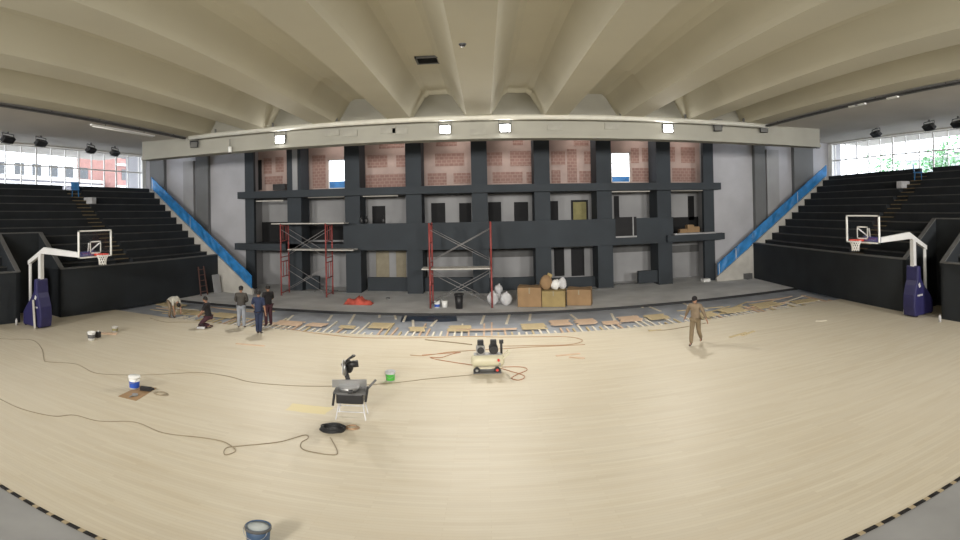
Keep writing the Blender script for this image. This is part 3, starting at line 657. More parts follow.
# ================================================================= cables and hoses
def smooth(P, n=6):
    out = []; P = [P[0]] + P + [P[-1]]
    for i in range(1, len(P) - 2):
        a, b, c, d = P[i - 1:i + 3]
        for k in range(n):
            t = k / n; out.append(.5 * ((2 * b) + (c - a) * t + (2 * a - 5 * b + 4 * c - d) * t * t + (3 * b - a - 3 * c + d) * t ** 3))
    out.append(P[-2]); return out
def cable(px, m, lab, r=.010, nm='cable', cat='cable'):
    P = smooth([W(a, b, r) for a, b in px]); return tag(MB().tube(P, r, 6).build(nm, m), lab, cat)
cable([(-10, 338), (7, 339), (32, 340), (42, 349), (44, 360), (50, 362), (76, 364), (96, 373), (131, 375), (152, 374.6), (198, 372.5), (227, 376), (251, 382), (294, 385.6), (336, 386), (372, 384.5), (410, 381), (430, 378.6), (472, 374.7), (484, 374)],
      'cable', 'thin grey power cable snaking across the floor from the left edge to the compressor')
cable([(-8, 396), (0, 399), (21, 408.6), (53, 416), (74, 415), (99, 421), (134.6, 422), (163, 432.7), (198, 437), (219.6, 440.5), (230, 445), (235.5, 451), (225, 454.7), (226, 448), (241, 445.8), (280, 441.6), (304, 435), (308, 438), (301, 443), (304.6, 450), (333, 454.7), (337, 450), (330, 437)],
      'cable', 'thin grey cable nearer the camera with a small loop, ending at the dark coil')
cable([(410, 355), (424, 355.6), (449, 352), (471, 350.5), (497, 349), (530, 347), (560, 345.8), (585, 344.5)], 'cablet', 'tan air hose running behind the compressor', .012, 'hose', 'hose')
cable([(422, 355), (436, 354), (460, 352.2), (452, 354), (441, 357.5), (430, 357.3), (440, 360), (469, 364.5), (478, 366)], 'cableo', 'orange air hose folded left of the compressor', .012, 'hose', 'hose')
cable([(270, 325), (301, 331), (352, 337), (397, 338), (466, 336.5), (501, 337), (545, 336.6), (570, 337), (582.6, 340.5), (570, 344.4), (535, 345.5), (503, 346)], 'cablet', 'tan hose along the unfinished edge, turning back in a wide loop', .012, 'hose', 'hose')
cable([(425, 339.5), (439, 341), (455, 342.5), (472, 344.5)], 'cable', 'short dark cable behind the compressor', .02)
cable([(492, 369), (503, 367), (522, 367), (527, 370), (518, 374), (511.6, 378), (518, 380), (524, 378), (523, 375), (510, 371), (500, 368)], 'cableo', 'orange hose looped on the floor right of the compressor', .012, 'hose', 'hose')
cable([(648, 330), (665, 330), (690, 326), (706, 323)], 'cable', 'thin dark cord on the floor behind the walking man', .016)
cable([(150, 318), (165, 322), (185, 322), (200, 322)], 'cable', 'thin dark cord near the bending man', .014)
# ================================================================= tools and buckets
p = W(488, 371.5); t = thing('air_compressor', p, 'cream twin-motor air compressor on wheels in the middle of the floor', 'compressor', rz=.03)
RX = Matrix.Rotation(PI / 2, 3, 'Y')
MB().lathe([(0, -.48), (.10, -.47), (.17, -.43), (.195, -.37), (.195, .37), (.17, .43), (.10, .47), (0, .48)], (0, 0, .36), 24, RX).build('tank', 'tank', t)
MB().box(-.4, .4, -.12, .12, .55, .575).build('motor_plate', 'steel', t)
for i, x in enumerate((-.20, .17)):
    mo = MB().cyl((x, -.20, .73), (x, .16, .73), .13, n=18).build('motor', 'blackp' if i else 'steel', t)
    MB().cyl((x, -.24, .73), (x, -.20, .73), .10, n=18).cyl((x, -.25, .73), (x, -.24, .73), .05).build('fan_cover', 'blackp', mo)
    mb = MB(); [mb.box(x - .09, x + .09, -.08, .08, .85 + k * .03, .865 + k * .03) for k in range(5)]; mb.box(x - .07, x + .07, -.06, .06, .84, 1.0).build('cylinder_head', 'blackp', mo)
MB().cyl((.40, 0, .55), (.40, 0, .92), .035).box(.34, .46, -.05, .05, .88, .98).build('pressure_switch', 'blackp', t)
MB().cyl((.30, -.18, .42), (.30, -.28, .42), .035).build('valve', 'rimred', t); MB().cyl((.34, -.19, .30), (.34, -.3, .30), .025).build('gauge', 'steel', t)
for x in (-.32, .26):
    f_ = MB().cyl((x, -.2, .10), (x, -.14, .10), .10, n=18).build('wheel', 'blackp', t); MB().cyl((x, -.21, .10), (x, -.2, .10), .04, n=12).build('hub', 'rimred' if x > 0 else 'steel', f_)
MB().bar((-.40, -.17, .17), (.38, -.17, .17), .03).bar((-.40, .17, .17), (.38, .17, .17), .03).bar((-.40, -.17, .17), (-.40, .17, .17), .03).bar((.38, -.17, .17), (.38, .17, .17), .03).bar((-.3, .15, 0), (-.3, .15, .2), .04).bar((.3, .15, 0), (.3, .15, .2), .04).build('frame', 'tank', t)
MB().bar((.38, .17, .4), (.62, .17, .62), .03).bar((.38, -.17, .4), (.62, -.17, .62), .03).bar((.62, -.17, .62), (.62, .17, .62), .03).build('handle', 'tank', t)
MB().box(-.42, .38, -.22, .16, .0, .028).build('drip_board', 'topgrey', t)
# mitre saw on its folding stand
p = W(351, 418); p = Vector((p.x, p.y + .1, 0)); t = thing('saw_stand', p, 'folding metal stand with a wide dark table carrying the mitre saw', 'stand', rz=.12)
for a, b in ((-.33, -.22), (.33, -.22), (-.33, .22), (.33, .22)): MB().bar((a, b, 0), (a * .8, b * .7, .42), .025).build('leg', 'sack', t)
MB().bar((-.30, -.2, .2), (.30, -.2, .2), .016).bar((-.30, .2, .2), (.30, .2, .2), .016).bar((-.3, -.2, .2), (-.3, .2, .2), .016).build('stretcher', 'sack', t)
MB().box(-.32, .28, -.22, .22, .40, .66).build('cabinet', 'blackp', t, .03)
MB().box(-.38, .34, -.25, .25, .66, .695).bar((.32, 0, .68), (.54, -.05, .96), .09, .05).build('table_top', 'topgrey', t)
MB().bar((-.38, -.27, .38), (-.34, -.27, .68), .05).build('side_bar', 'blackp', t); MB().bar((.34, -.27, .50), (.40, -.27, .88), .05).build('side_bar', 'blackp', t)
q = p + Vector((-.05, 0, .697)); t = thing('mitre_saw', q, 'grey and black mitre saw with raised head on the dark table', 'saw', rz=.25); t.scale = (1.38,) * 3
MB().cyl((0, 0, 0), (0, 0, .07), .17, n=24).build('turntable', 'steel', t)
MB().box(-.28, .28, .02, .06, .03, .16).build('fence', 'steel', t)
MB().obox((.02, -.18, .04), (.07, .25, .03)).build('mitre_arm', 'blackp', t)
MB().bar((0, .12, .05), (-.10, .16, .42), .07).build('pivot_arm', 'blackp', t)
MB().cyl((-.09, -.02, .40), (-.05, -.02, .40), .135, n=28).build('blade_guard', 'steel', t)
MB().cyl((-.11, -.02, .40), (-.10, -.02, .40), .125, n=28).build('blade', 'whitemetal', t)
MB().cyl((-.04, .02, .44), (.15, .02, .46), .06, n=16).build('motor', 'blackp', t)
MB().tube([(-.05, -.1, .50), (-.03, -.18, .57), (.02, -.2, .62), (.09, -.12, .64), (.06, .0, .60)], .022, 8).build('handle', 'blackp', t)
MB().ell((.0, .2, .35), (.07, .09, .12)).build('dust_bag', 'blackp', t)
# cable coil
p = W(333, 430); mb = MB()
for k in range(9):
    r_ = .27 - .012 * (k % 4) - .02 * random.random(); ox, oy = random.uniform(-.02, .02), random.uniform(-.02, .02)
    mb.tube([(ox + r_ * math.cos(a * PI / 12), oy + r_ * .72 * math.sin(a * PI / 12), .016 + .018 * (k // 2) + .008 * math.sin(a + k)) for a in range(25)], .014, 5)
for k in range(5):
    r_ = .17 - .03 * k; mb.tube([(r_ * math.cos(a * PI / 12), r_ * .72 * math.sin(a * PI / 12), .016 + .01 * (k % 2)) for a in range(25)], .014, 5)
o = mb.build('cable_coil', 'blackp'); o.location = p; tag(o, 'dark coil of cable lying on the floor in front of the saw stand', 'cable coil')
p = W(352, 428); mb = MB()
for k in range(3): mb.tube([((.16 - .03 * k) * math.cos(a * PI / 12), .11 * math.sin(a * PI / 12), .012 + .01 * k) for a in range(25)], .009, 5)
o = mb.build('cord_coil', 'cablet'); o.location = p; tag(o, 'thin pale coil of cord beside the dark coil', 'cable coil')

def bucket(p, r, h, lab, body, band=None, lid=None, handle=True, b0=.25, b1=.75, rim=None):
    t = thing('bucket', p, lab, 'bucket')
    MB().lathe([(0, 0), (r * .86, 0), (r, h), (r * .96, h), (r * .9, h * .5), (0, .02)]).build('body', body, t)
    MB().lathe([(r, h - .05), (r + .012, h - .05), (r + .012, h - .01), (r, h)]).build('rim', rim or body, t)
    if band: MB().lathe([(r * (.86 + .14 * b0) + .003, h * b0), (r * (.86 + .14 * b1) + .003, h * b1)]).build('label', band, t)
    if lid: MB().lathe([(r + .014, h - .02), (r + .014, h + .012), (0, h + .012)]).build('lid', lid, t)
    if handle: MB().tube([(r * 1.03 * math.cos(a * PI / 10), -r * .45 * math.sin(a * PI / 10) - r * .5, h - .03 - .16 * math.sin(a * PI / 10)) for a in range(11)], .005, 5).build('handle', 'steel', t)
    return t
bucket(W(390.5, 380.5), .135, .30, 'white bucket with a bright green label right of the saw', 'sack', 'green', None, b0=.08, b1=.72)
q = W(134.5, 388.5); bucket(Vector((q.x, q.y, .012)), .15, .36, 'white bucket with a blue band standing on cardboard', 'white', 'bluel', 'white', b0=.1, b1=.62)
bucket(W(91.5, 340), .15, .34, 'white bucket with a dark label before the left stand, a black jug beside it', 'white', 'topgrey', None, b0=.25, b1=.7)
q = W(98, 337.5); t = thing('jug', q, 'black plastic jug next to the white bucket before the left stand', 'jug')
MB().box(-.08, .08, -.1, .1, 0, .24).build('body', 'blackp', t, .02); MB().cyl((.02, 0, .24), (.02, 0, .30), .03).build('cap', 'white', t)
bucket(W(115, 332), .13, .24, 'small open bucket of pale glue farther along the left stand wall', 'cream', 'olive', None, b0=.3, b1=.7)

p = W(104, 334); o = MB().box(-.5, .5, -.06, .06, 0, .04).obox((.1, .12, .02), (.8, .05, .04), rz=.2).build('batten', 'timber3'); o.location = p; o.rotation_euler = (0, 0, .45); tag(o, 'short pinkish batten on the floor between the two buckets', 'batten')
# near bucket at the bottom of the picture
q = W(258, 526, .40); bucket(Vector((q.x, q.y, 0)), .155, .41, 'big blue bucket with a grey rim and pale contents at the bottom of the picture', mat('dark_blue_plastic', (.06, .11, .20), .45), None, None, handle=True, rim='topgrey')
o = MB().lathe([(0, .375), (.147, .375), (.147, .39), (0, .39)]).build('bucket_contents', mat('grey_slurry', (.50, .54, .54), .6)); o.location = (q.x, q.y, 0); tag(o, 'grey paste filling the big blue bucket', 'paste')
# cardboard under the blue-banded bucket
A = [W(118, 396.5), W(136, 401), W(157, 388), W(140, 386)]
n = MB(); vs = [(v.x, v.y, z) for z in (.002, .01) for v in A]; n.add(vs, [(3, 2, 1, 0), (4, 5, 6, 7), (0, 1, 5, 4), (1, 2, 6, 5), (2, 3, 7, 6), (3, 0, 4, 7)])
tag(n.build('cardboard_sheet', 'carton'), 'flat brown cardboard sheet under the blue-banded bucket', 'cardboard')
q = W(135, 396); o = MB().cyl((0, 0, .011), (0, 0, .06), .08).box(-.02, .02, -.2, 0, .02, .05).build('trowel', 'steel'); o.location = q; tag(o, 'small steel trowel lying on the cardboard sheet', 'trowel')
q = W(146, 391); o = MB().obox((0, 0, .07), (.30, .12, .1), rz=.3).obox((.16, .05, .08), (.12, .05, .05), rz=.8).build('grinder', 'blackp'); o.location = q; tag(o, 'dark hand tool at the corner of the cardboard sheet', 'power tool')
q = W(161, 394); mb = MB()
for k in range(3): mb.tube([((.22 - .05 * k) * math.cos(a * PI / 10), .12 * math.sin(a * PI / 10), .01 + .008 * k) for a in range(21)], .008, 5)
o = mb.build('cord_coil', 'cable'); o.location = q; tag(o, 'thin loop of cord beside the cardboard sheet', 'cable coil')

# ---- the row on the stage front
def carton(a, b, y0, y1, m, lab, Y=None, depth=.8):
    P, Q = W(a, y1, .02), W(b, y1, .02); w = (Q - P).length * .97; hgt = (y1 - y0) / F * ((P + Q) / 2).length * 1.02
    c = (P + Q) / 2; t = thing('cardboard_box', (c.x, c.y + depth / 2, .02), lab, 'box', rz=math.atan2(Q.y - P.y, Q.x - P.x))
    MB().box(-w / 2, w / 2, -depth / 2, depth / 2, 0, hgt).build('carton', m, t, .01)
    MB().box(-w / 2, w / 2, -.03, .03, hgt, hgt + .004).box(-.03, .03, -depth / 2 - .003, -depth / 2, hgt * .7, hgt).build('tape', 'beige', t)
    MB().obox((-w / 4, 0, hgt + .03), (w / 2 - .02, depth * .96, .01), ry=.07).obox((w / 4, 0, hgt + .03), (w / 2 - .02, depth * .96, .01), ry=-.07).build('flap', m, t)
    MB().box(-w / 2 - .005, w / 2 + .005, -depth / 2 - .01, depth / 2 + .01, -.0, .03).build('base_board', 'topgrey', t)
    return t, hgt
c1, h1 = carton(519, 543.5, 287.5, 307.5, 'carton', 'large brown cardboard box, first of the row by the white sacks')
c2, h2 = carton(543.8, 567.5, 291, 307.5, 'carton2', 'tan cardboard box in the middle of the row, carrying loose bags')
c3, h3 = carton(569, 594, 289.5, 306, 'carton', 'large brown cardboard box at the end of the row nearest the walking man')
zt = h2 + .02
for px, rr, m, lab in ((546, (.30, .24, .38), 'carton', 'rounded brown paper bag on the middle box'), (555.5, (.24, .2, .26), 'white', 'white crumpled bag on the middle box'), (562.5, (.20, .2, .30), 'sack', 'grey bag on the right of the middle box')):
    q = G(px, 285, c2.location.y - .1); o = MB().ell((0, 0, rr[2]), rr, 12, 8).build('bag', m, wobble=.025); o.location = (q.x, q.y, zt + .03); tag(o, lab, 'bag')
q = G(549.5, 275, c2.location.y); o = MB().obox((0, 0, .0), (.25, .1, .22), ry=.5).build('paper_bundle', 'carton2'); o.location = (q.x, q.y + .05, zt + .72); tag(o, 'small tan paper bundle atop the bags on the middle box', 'bundle')
for i, (px, py, r, h, lab) in enumerate(((493, 306, .29, .36, 'bulging white sack at the left of the pile beside the scaffold'), (506.5, 306, .29, .34, 'bulging white sack at the right of the pile beside the scaffold'), (499, 304, .25, .3, 'white sack in the middle behind, carrying another'), (498, 296, .22, .22, 'white sack topmost of the pile beside the scaffold'))):
    q = W(px, py, .02); z0 = .02 if i < 3 else .56
    if i == 3: q = W(499, 304, .02)
    o = MB().ell((0, 0, h), (r, r * .8, h), 12, 8).ell((.03, 0, h * 1.9), (.06, .06, .08), 8, 6).build('sack', 'sack', wobble=.02); o.location = (q.x, q.y + .15, z0); tag(o, lab, 'sack')
q = W(459, 309, .02); t = thing('rubbish_bin', (q.x, q.y + .15, .02), 'tall black plastic bin on the stage front between the scaffold legs', 'bin')
MB().lathe([(0, 0), (.17, 0), (.21, .70), (.19, .70), (.15, .03), (0, .03)]).build('body', 'blackp', t); MB().lathe([(.21, .66), (.24, .66), (.24, .74), (.21, .74)]).build('rim', 'blackp', t)
for px, lab, b in ((437, 'white bucket with blue band beside the scaffold leg, left of its twin', 'bluel'), (444.5, 'plain white bucket between the banded bucket and the black bin', None)):
    q = W(px, 307.5, .02); bucket(Vector((q.x, q.y + .1, .02)), .15, .32, lab, 'white', b, 'white', False, b0=.1, b1=.5)
# red cloth heap
q = W(358, 304.5, .02); vs = []; fs = []; nx, ny = 18, 8
for j in range(ny + 1):
    for i in range(nx + 1):
        u, v = i / nx * 2 - 1, j / ny * 2 - 1; e = max(0, 1 - (u * u + v * v) ** 1.6) ** .7
        vs.append((u * .75, v * .4, .02 + e * (.30 + .10 * math.sin(7 * u + 1) + .06 * math.sin(9 * v + 4 * u)) * (0.8 + .3 * random.random())))
fs = [(j * (nx + 1) + i, j * (nx + 1) + i + 1, (j + 1) * (nx + 1) + i + 1, (j + 1) * (nx + 1) + i) for j in range(ny) for i in range(nx)]
o = MB().add(vs, fs, True).build('cloth_heap', 'rag'); o.location = (q.x, q.y + .2, .01); tag(o, 'crumpled heap of red sheeting on the stage floor', 'cloth')
q = W(388, 299, .02); o = MB().ell((0, 0, .05), (.12, .1, .06), 8, 6).build('debris_lump', 'topgrey', wobble=.01); o.location = q; tag(o, 'small dark lump on the stage floor right of the red heap', 'debris')
q = W(408, 322, -.11)
vs = []; fs = []; A, B = W(412, 318, -.1), W(446, 313, -.1)
for j in range(7):
    for i in range(15):
        u, v = i / 14 * 2 - 1, j / 6 * 2 - 1; w = 1 + .15 * math.sin(3 * u + j)
        vs.append((u * 1.25, v * .7 * w, .01 + .05 * max(0, 1 - u * u) * random.random() * (1 if abs(v) < .9 else 0)))
fs = [(j * 15 + i, j * 15 + i + 1, (j + 1) * 15 + i + 1, (j + 1) * 15 + i) for j in range(6) for i in range(14)]
o = MB().add(vs, fs, True).build('plastic_sheet', mat('navy_sheet', (.03, .05, .09), .4)); c = W(429, 318.5, -.11); o.location = (c.x, c.y, -.108); o.rotation_euler = (0, 0, .1); tag(o, 'dark blue plastic sheet spread on the membrane below the bin', 'plastic sheet')
# things at the foot of the right stair
for i, (px, py, s, m, nm, lab) in enumerate(((705.5, 281.5, (.5, .4, .16), 'white', 'tray', 'flat white tray by the last pillar'), (724, 279.5, (.3, .3, .5), 'timber3', 'crate', 'wooden crate at the foot of the right blue railing'), (732, 279.5, (.4, .35, .35), 'topgrey', 'toolbox', 'grey toolbox at the foot of the right stair'),
     (740, 278.5, (.35, .3, .3), 'sack', 'crate', 'pale crate right of the grey toolbox'), (748, 279, (.45, .4, .34), 'topgrey', 'toolbox', 'dark toolbox beside the right stand wall'), (715, 276, (.25, .2, .9), 'steel', 'metal_panel', 'upright steel panel under the right blue railing'))):
    q = W(px, py, .02); t = thing(nm, (q.x, q.y, .02), lab, nm.replace('_', ' '), rz=random.uniform(-.4, .4))
    MB().obox((0, 0, s[2] / 2), s).build('body', m, t, .015); MB().obox((0, 0, s[2] + .015), (s[0] * 1.03, s[1] * 1.03, .03)).build('lid', m, t, .01)
# leaning frames against the left stand wall
MxL = LM[0]
q = MxL @ Vector((-.35, 10.0, 0)); t = thing('stepladder', q, 'dark rusty ladder leaning on the left stand wall', 'ladder', rz=math.atan2((LM[0] @ Vector((0, 1, 0)) - LM[0] @ Vector((0, 0, 0))).y, (LM[0] @ Vector((0, 1, 0)) - LM[0] @ Vector((0, 0, 0))).x))
for x in (-.3, .3): MB().bar((x, 0, 0), (x * .8, .25, 1.75), .06).build('rail', mat('rusty_wood', (.12, .06, .05), .8), t)
for k in range(5): MB().bar((-.3, .03 + .05 * k, .25 + k * .33), (.3, .03 + .05 * k, .25 + k * .33), .04).build('rung', mat('rusty_wood', (.12, .06, .05), .8), t)
q = MxL @ Vector((-.4, 11.1, 0)); o = MB().obox((0, 0, .6), (.65, .05, 1.15), rx=-.16).build('leaning_sheet', 'palewall'); o.location = q; o.rotation_euler = (0, 0, t.rotation_euler.z); tag(o, 'grey sheet leaning at the end of the left stand wall', 'panel')

# ================================================================= scaffolds
def scaffold(x0, x1, y, dep, levels, planks, lab, ext=.0):
    t = thing('scaffold', ((x0 + x1) / 2, y, .02), lab, 'scaffold'); w = (x1 - x0) / 2
    for lv in range(levels):
        z0 = lv * 2.12
        for sx in (-w, w):
            mb = MB()
            for yy in (0, dep): mb.cyl((sx, yy, z0), (sx, yy, z0 + 2.12), .045, n=8)
            for zz in (.15, 1.1, 2.0): mb.cyl((sx, 0, z0 + zz), (sx, dep, z0 + zz), .03, n=8)
            mb.cyl((sx, dep * .3, z0 + 1.1), (sx, dep * .3, z0 + 2.0), .025, n=8).cyl((sx, dep * .7, z0 + 1.1), (sx, dep * .7, z0 + 2.0), .025, n=8)
            mb.build('frame', 'red', t)
        for yy in (0, dep):
            MB().cyl((-w, yy, z0 + .2), (w, yy, z0 + 1.8), .016, n=6).cyl((-w, yy, z0 + 1.8), (w, yy, z0 + .2), .016, n=6).build('brace', 'tube', t)
    for z, a, b in planks:
        for k in range(3): MB().box(a - t.location.x, b - t.location.x, .1 + k * (dep - .2) / 3, .1 + (k + .92) * (dep - .2) / 3, z, z + .06).build('plank', 'cream', t)
    for sx in (-w, w):
        for yy in (0, dep): MB().box(sx - .07, sx + .07, yy - .07, yy + .07, -.0, .012).build('foot', 'tube', t)
YSc = 26.9
scaffold(X(280, YSc), X(325, YSc), YSc, 1.2, 2, ((Z(310, 224.5, YSc), X(270, YSc), X(343, YSc)), (Z(310, 251, YSc), X(286, YSc), X(352, YSc))), 'red tube scaffold with two plank decks before the leftmost bays')
YSd = 24.3
scaffold(X(428.5, YSd), X(490, YSd), YSd, 1.2, 2, ((Z(450, 270.5, YSd), X(420, YSd), X(491, YSd)),), 'red tube scaffold with a single low deck before the middle bays')

# rubble and boards in front of left bays
for i, (px, py) in enumerate(((300, 291), (322, 291.5), (338, 292), (595, 289), (630, 284))):
    q = W(px, py, .02); o = MB().box(-1.0, 1.0, -.12, .12, 0, .05).build('grey_plank', 'topgrey'); o.location = (q.x, q.y, .022 + .05 * (i == 1)); o.rotation_euler = (0, 0, random.uniform(-.06, .06)); tag(o, 'grey plank on the stage floor, ' + ('left side under the left scaffold', 'middle under the left scaffold', 'just right of the left scaffold', 'before the seventh pillar', 'right of the seventh pillar')[i], 'plank', 'grey planks by the pillars')
# cartons in the middle storey of the last bay, and workers' gear on the parapet
zz = Z(690, 234.5, 28.3)
for px, s, lab in ((682, (.5, .4, .30), 'brown carton low on the rightmost balcony'), (689, (.45, .4, .55), 'taller tan carton on the rightmost balcony'), (695, (.4, .4, .42), 'brown carton at the end of the rightmost balcony')):
    q = X(px, 29.2); o = MB().obox((0, 0, s[2] / 2), s).obox((0, 0, s[2] + .01), (s[0] * 1.02, .06, .02)).build('carton_box', 'carton'); o.location = (q, 29.2, max(zz, zm0 + .35) + .002); tag(o, lab, 'box')
for px, lab in ((361, 'small dark potted tool on the middle parapet, left'), (366, 'dark drill standing on the middle parapet'), (383, 'round dark bag on the middle parapet')):
    q = X(px, 28.7); o = MB().ell((0, 0, .18), (.12, .08, .18), 10, 6).cyl((0, 0, .3), (.05, 0, .48), .03).build('tool_bag', 'blackp'); o.location = (q, 28.71, zm1 + .0); tag(o, lab, 'tool')

# ================================================================= people
def skin_mesh(verts, edges, rad, sub=1, root=0):
    me = bpy.data.meshes.new('tmp'); me.from_pydata([tuple(v) for v in verts], edges, []); ob = bpy.data.objects.new('tmp', me); COL.objects.link(ob)
    md = ob.modifiers.new('s', 'SKIN'); md.use_smooth_shade = True
    for i, r in enumerate(rad): me.skin_vertices[0].data[i].radius = r if isinstance(r, tuple) else (r, r)
    for i in range(len(rad)): me.skin_vertices[0].data[i].use_root = (i == root)
    if sub: sb = ob.modifiers.new('u', 'SUBSURF'); sb.levels = sb.render_levels = sub
    dg = bpy.context.evaluated_depsgraph_get(); dg.update(); out = bpy.data.meshes.new_from_object(ob.evaluated_get(dg))
    bpy.data.objects.remove(ob); bpy.data.meshes.remove(me); return out
def link(name, me, m, parent):
    me.materials.clear(); me.materials.append(M[m] if isinstance(m, str) else m)
    for p in me.polygons: p.use_smooth = True; p.material_index = 0
    o = bpy.data.objects.new(name, me); COL.objects.link(o); o.parent = parent; return o
STAND = dict(pelvis=(0, 0, .95), waist=(0, 0, 1.10), chest=(0, 0, 1.33), neck=(0, 0, 1.49), head=(0, .02, 1.64),
             shL=(-.18, 0, 1.42), elL=(-.24, -.02, 1.14), wrL=(-.25, .06, .88), shR=(.18, 0, 1.42), elR=(.24, -.02, 1.14), wrR=(.25, .06, .88),
             hipL=(-.09, 0, .91), knL=(-.10, .02, .50), anL=(-.11, -.02, .09), toL=(-.13, .15, .04), hipR=(.09, 0, .91), knR=(.10, .02, .50), anR=(.11, -.02, .09), toR=(.13, .15, .04))
def person(loc, rz, pose, lab, shirt, trousers, shoes, scale=1., sleeve=1., hat=None, top_skin=None, hair='hair', skin='skin'):
    J = {k: Vector(v) for k, v in {**STAND, **pose}.items()}
    t = thing('person', loc, lab, 'person', rz=rz); t.scale = (scale,) * 3
    V, E, Rr = [], [], []
    def add(p, r, prev=None):
        V.append(Vector(p)); Rr.append(r); i = len(V) - 1
        if prev is not None: E.append((prev, i))
        return i
    a = add(J['pelvis'], (.14, .10)); b = add(J['waist'], (.125, .09), a); c = add(J['chest'], (.155, .10), b); n_ = add(J['neck'], .055, c); hd = add(J['neck'].lerp(J['head'], .45), .05, n_)
    for s_ in 'LR':
        sh = add(J['sh' + s_], .06, c); el = add(J['el' + s_], .042, sh); wr = add(J['wr' + s_], .027, el)
        d = (J['wr' + s_] - J['el' + s_]).normalized(); side = d.cross(Vector((0, 1, 0)) if abs(d.y) < .9 else Vector((1, 0, 0))).normalized(); fw = side.cross(d).normalized()
        pm = add(J['wr' + s_] + d * .07, (.038, .02), wr)
        for q, ln in ((-1.5, .055), (-.5, .07), (.5, .075), (1.5, .062)):
            k1 = add(J['wr' + s_] + d * .105 + fw * q * .018, .0095, pm); k2 = add(J['wr' + s_] + d * (.105 + ln * .6) + fw * q * .02 + side * .012, .009, k1); add(J['wr' + s_] + d * (.10 + ln) + fw * q * .02 + side * .03, .0075, k2)
        k1 = add(J['wr' + s_] + d * .04 + fw * .042, .011, pm); add(J['wr' + s_] + d * .085 + fw * .062 + side * .015, .009, k1)
        hp = add(J['hip' + s_], .09, a); kn = add(J['kn' + s_], .058, hp); an = add(J['an' + s_], .038, kn); add(J['to' + s_], (.04, .028), an)
    me = skin_mesh(V, E, Rr)
    # head shaped from an ellipsoid with brow, nose, chin, ears, eyes and lips, joined into the body mesh
    hd_ = MB(); hc = J['head']; up_ = (J['head'] - J['neck']).normalized(); f0 = Vector(pose.get('face', (0, 1, 0))).normalized(); rt = f0.cross(up_).normalized(); f0 = up_.cross(rt)
    RM_ = Matrix((rt, f0, up_)).transposed()
    hd_.ell(hc, (.082, .102, .122), 16, 12, RM_); hd_.ell(hc + RM_ @ Vector((0, .045, -.065)), (.05, .05, .045), 10, 8, RM_)
    hd_.ell(hc + RM_ @ Vector((0, .097, -.01)), (.014, .02, .025), 8, 6, RM_)
    for s_ in (-1, 1): hd_.ell(hc + RM_ @ Vector((s_ * .077, 0, -.005)), (.01, .02, .03), 8, 6, RM_); hd_.ell(hc + RM_ @ Vector((s_ * .03, .085, .012)), (.014, .01, .008), 8, 6, RM_)
    hd_.ell(hc + RM_ @ Vector((0, .09, -.055)), (.024, .01, .008), 8, 6, RM_)
    bm = bmesh.new(); bm.from_mesh(me); tm = bpy.data.meshes.new('h'); tm.from_pydata(hd_.v, [], hd_.f); bm.from_mesh(tm); bmesh.ops.recalc_face_normals(bm, faces=bm.faces); bm.to_mesh(me); bm.free(); bpy.data.meshes.remove(tm)
    link('body', me, skin, t)
    hr = MB(); hr.ell(hc + RM_ @ Vector((0, -.016, .022)), (.092, .104, .116), 16, 10, RM_)
    hr.v = [v for v in hr.v]; hr.build('hair', hair, t)
    if hat: 
        ct = MB().ell(hc + RM_ @ Vector((0, -.008, .05)), (.098, .113, .092), 16, 8, RM_); ct.ell(hc + RM_ @ Vector((0, .10, .045)), (.07, .07, .012), 12, 6, RM_); ct.build('cap', hat, t)
    # shirt
    V, E, Rr = [], [], []
    hem = J['pelvis'].lerp(J['waist'], -.15)
    h0 = add(J['pelvis'].lerp(J['waist'], -.55), (.20, .155)); h1 = add(J['pelvis'].lerp(J['waist'], .2), (.19, .15), h0); b = add(J['waist'], (.18, .14), h1); c = add(J['chest'], (.20, .15), b); c2 = add(J['chest'].lerp(J['neck'], .55), (.16, .12), c); add(J['chest'].lerp(J['neck'], .95), .085, c2); add(J['chest'].lerp(J['neck'], 1.12), .075, len(V) - 1)
    for s_ in 'LR':
        sh = add(J['sh' + s_], .088, c2); el = add(J['el' + s_], .066, sh)
        if sleeve > 1.01: add(J['el' + s_].lerp(J['wr' + s_], .92), .042, el)
    link('shirt', skin_mesh(V, E, Rr), shirt, t)
    V, E, Rr = [], [], []
    a = add(J['pelvis'].lerp(J['waist'], .3), (.165, .125))
    for s_ in 'LR':
        hp = add(J['hip' + s_], .115, a); kn = add(J['kn' + s_], .085, hp); add(J['kn' + s_].lerp(J['an' + s_], 1.06), .068, kn)
    link('trousers', skin_mesh(V, E, Rr), trousers, t)
    for s_ in 'LR':
        V, E, Rr = [], [], []; x_ = add(J['an' + s_], .045); d = J['to' + s_] - J['an' + s_]; y_ = add(J['an' + s_] + d * .5 + Vector((0, 0, -.01)), (.045, .04), x_); add(J['to' + s_], (.045, .03), y_)
        link('shoe', skin_mesh(V, E, Rr), shoes, t)
    return t
cl = lambda n, c: mat(n, c, .85, var=.15, scale=4.)
khaki, tan = cl('khaki_cloth', (.20, .15, .09)), cl('sand_cloth', (.22, .165, .11))
grey, jean, navy, blk, wht, brn = cl('grey_cloth', (.055, .05, .045)), cl('faded_jeans', (.28, .30, .34)), cl('navy_cloth', (.02, .03, .07)), cl('black_cloth', (.012, .01, .012)), cl('offwhite_cloth', (.50, .48, .42)), cl('maroon_cloth', (.06, .02, .03))
shoe_b = cl('black_shoe', (.015, .015, .015)); shoe_w = cl('pale_shoe', (.6, .58, .52))
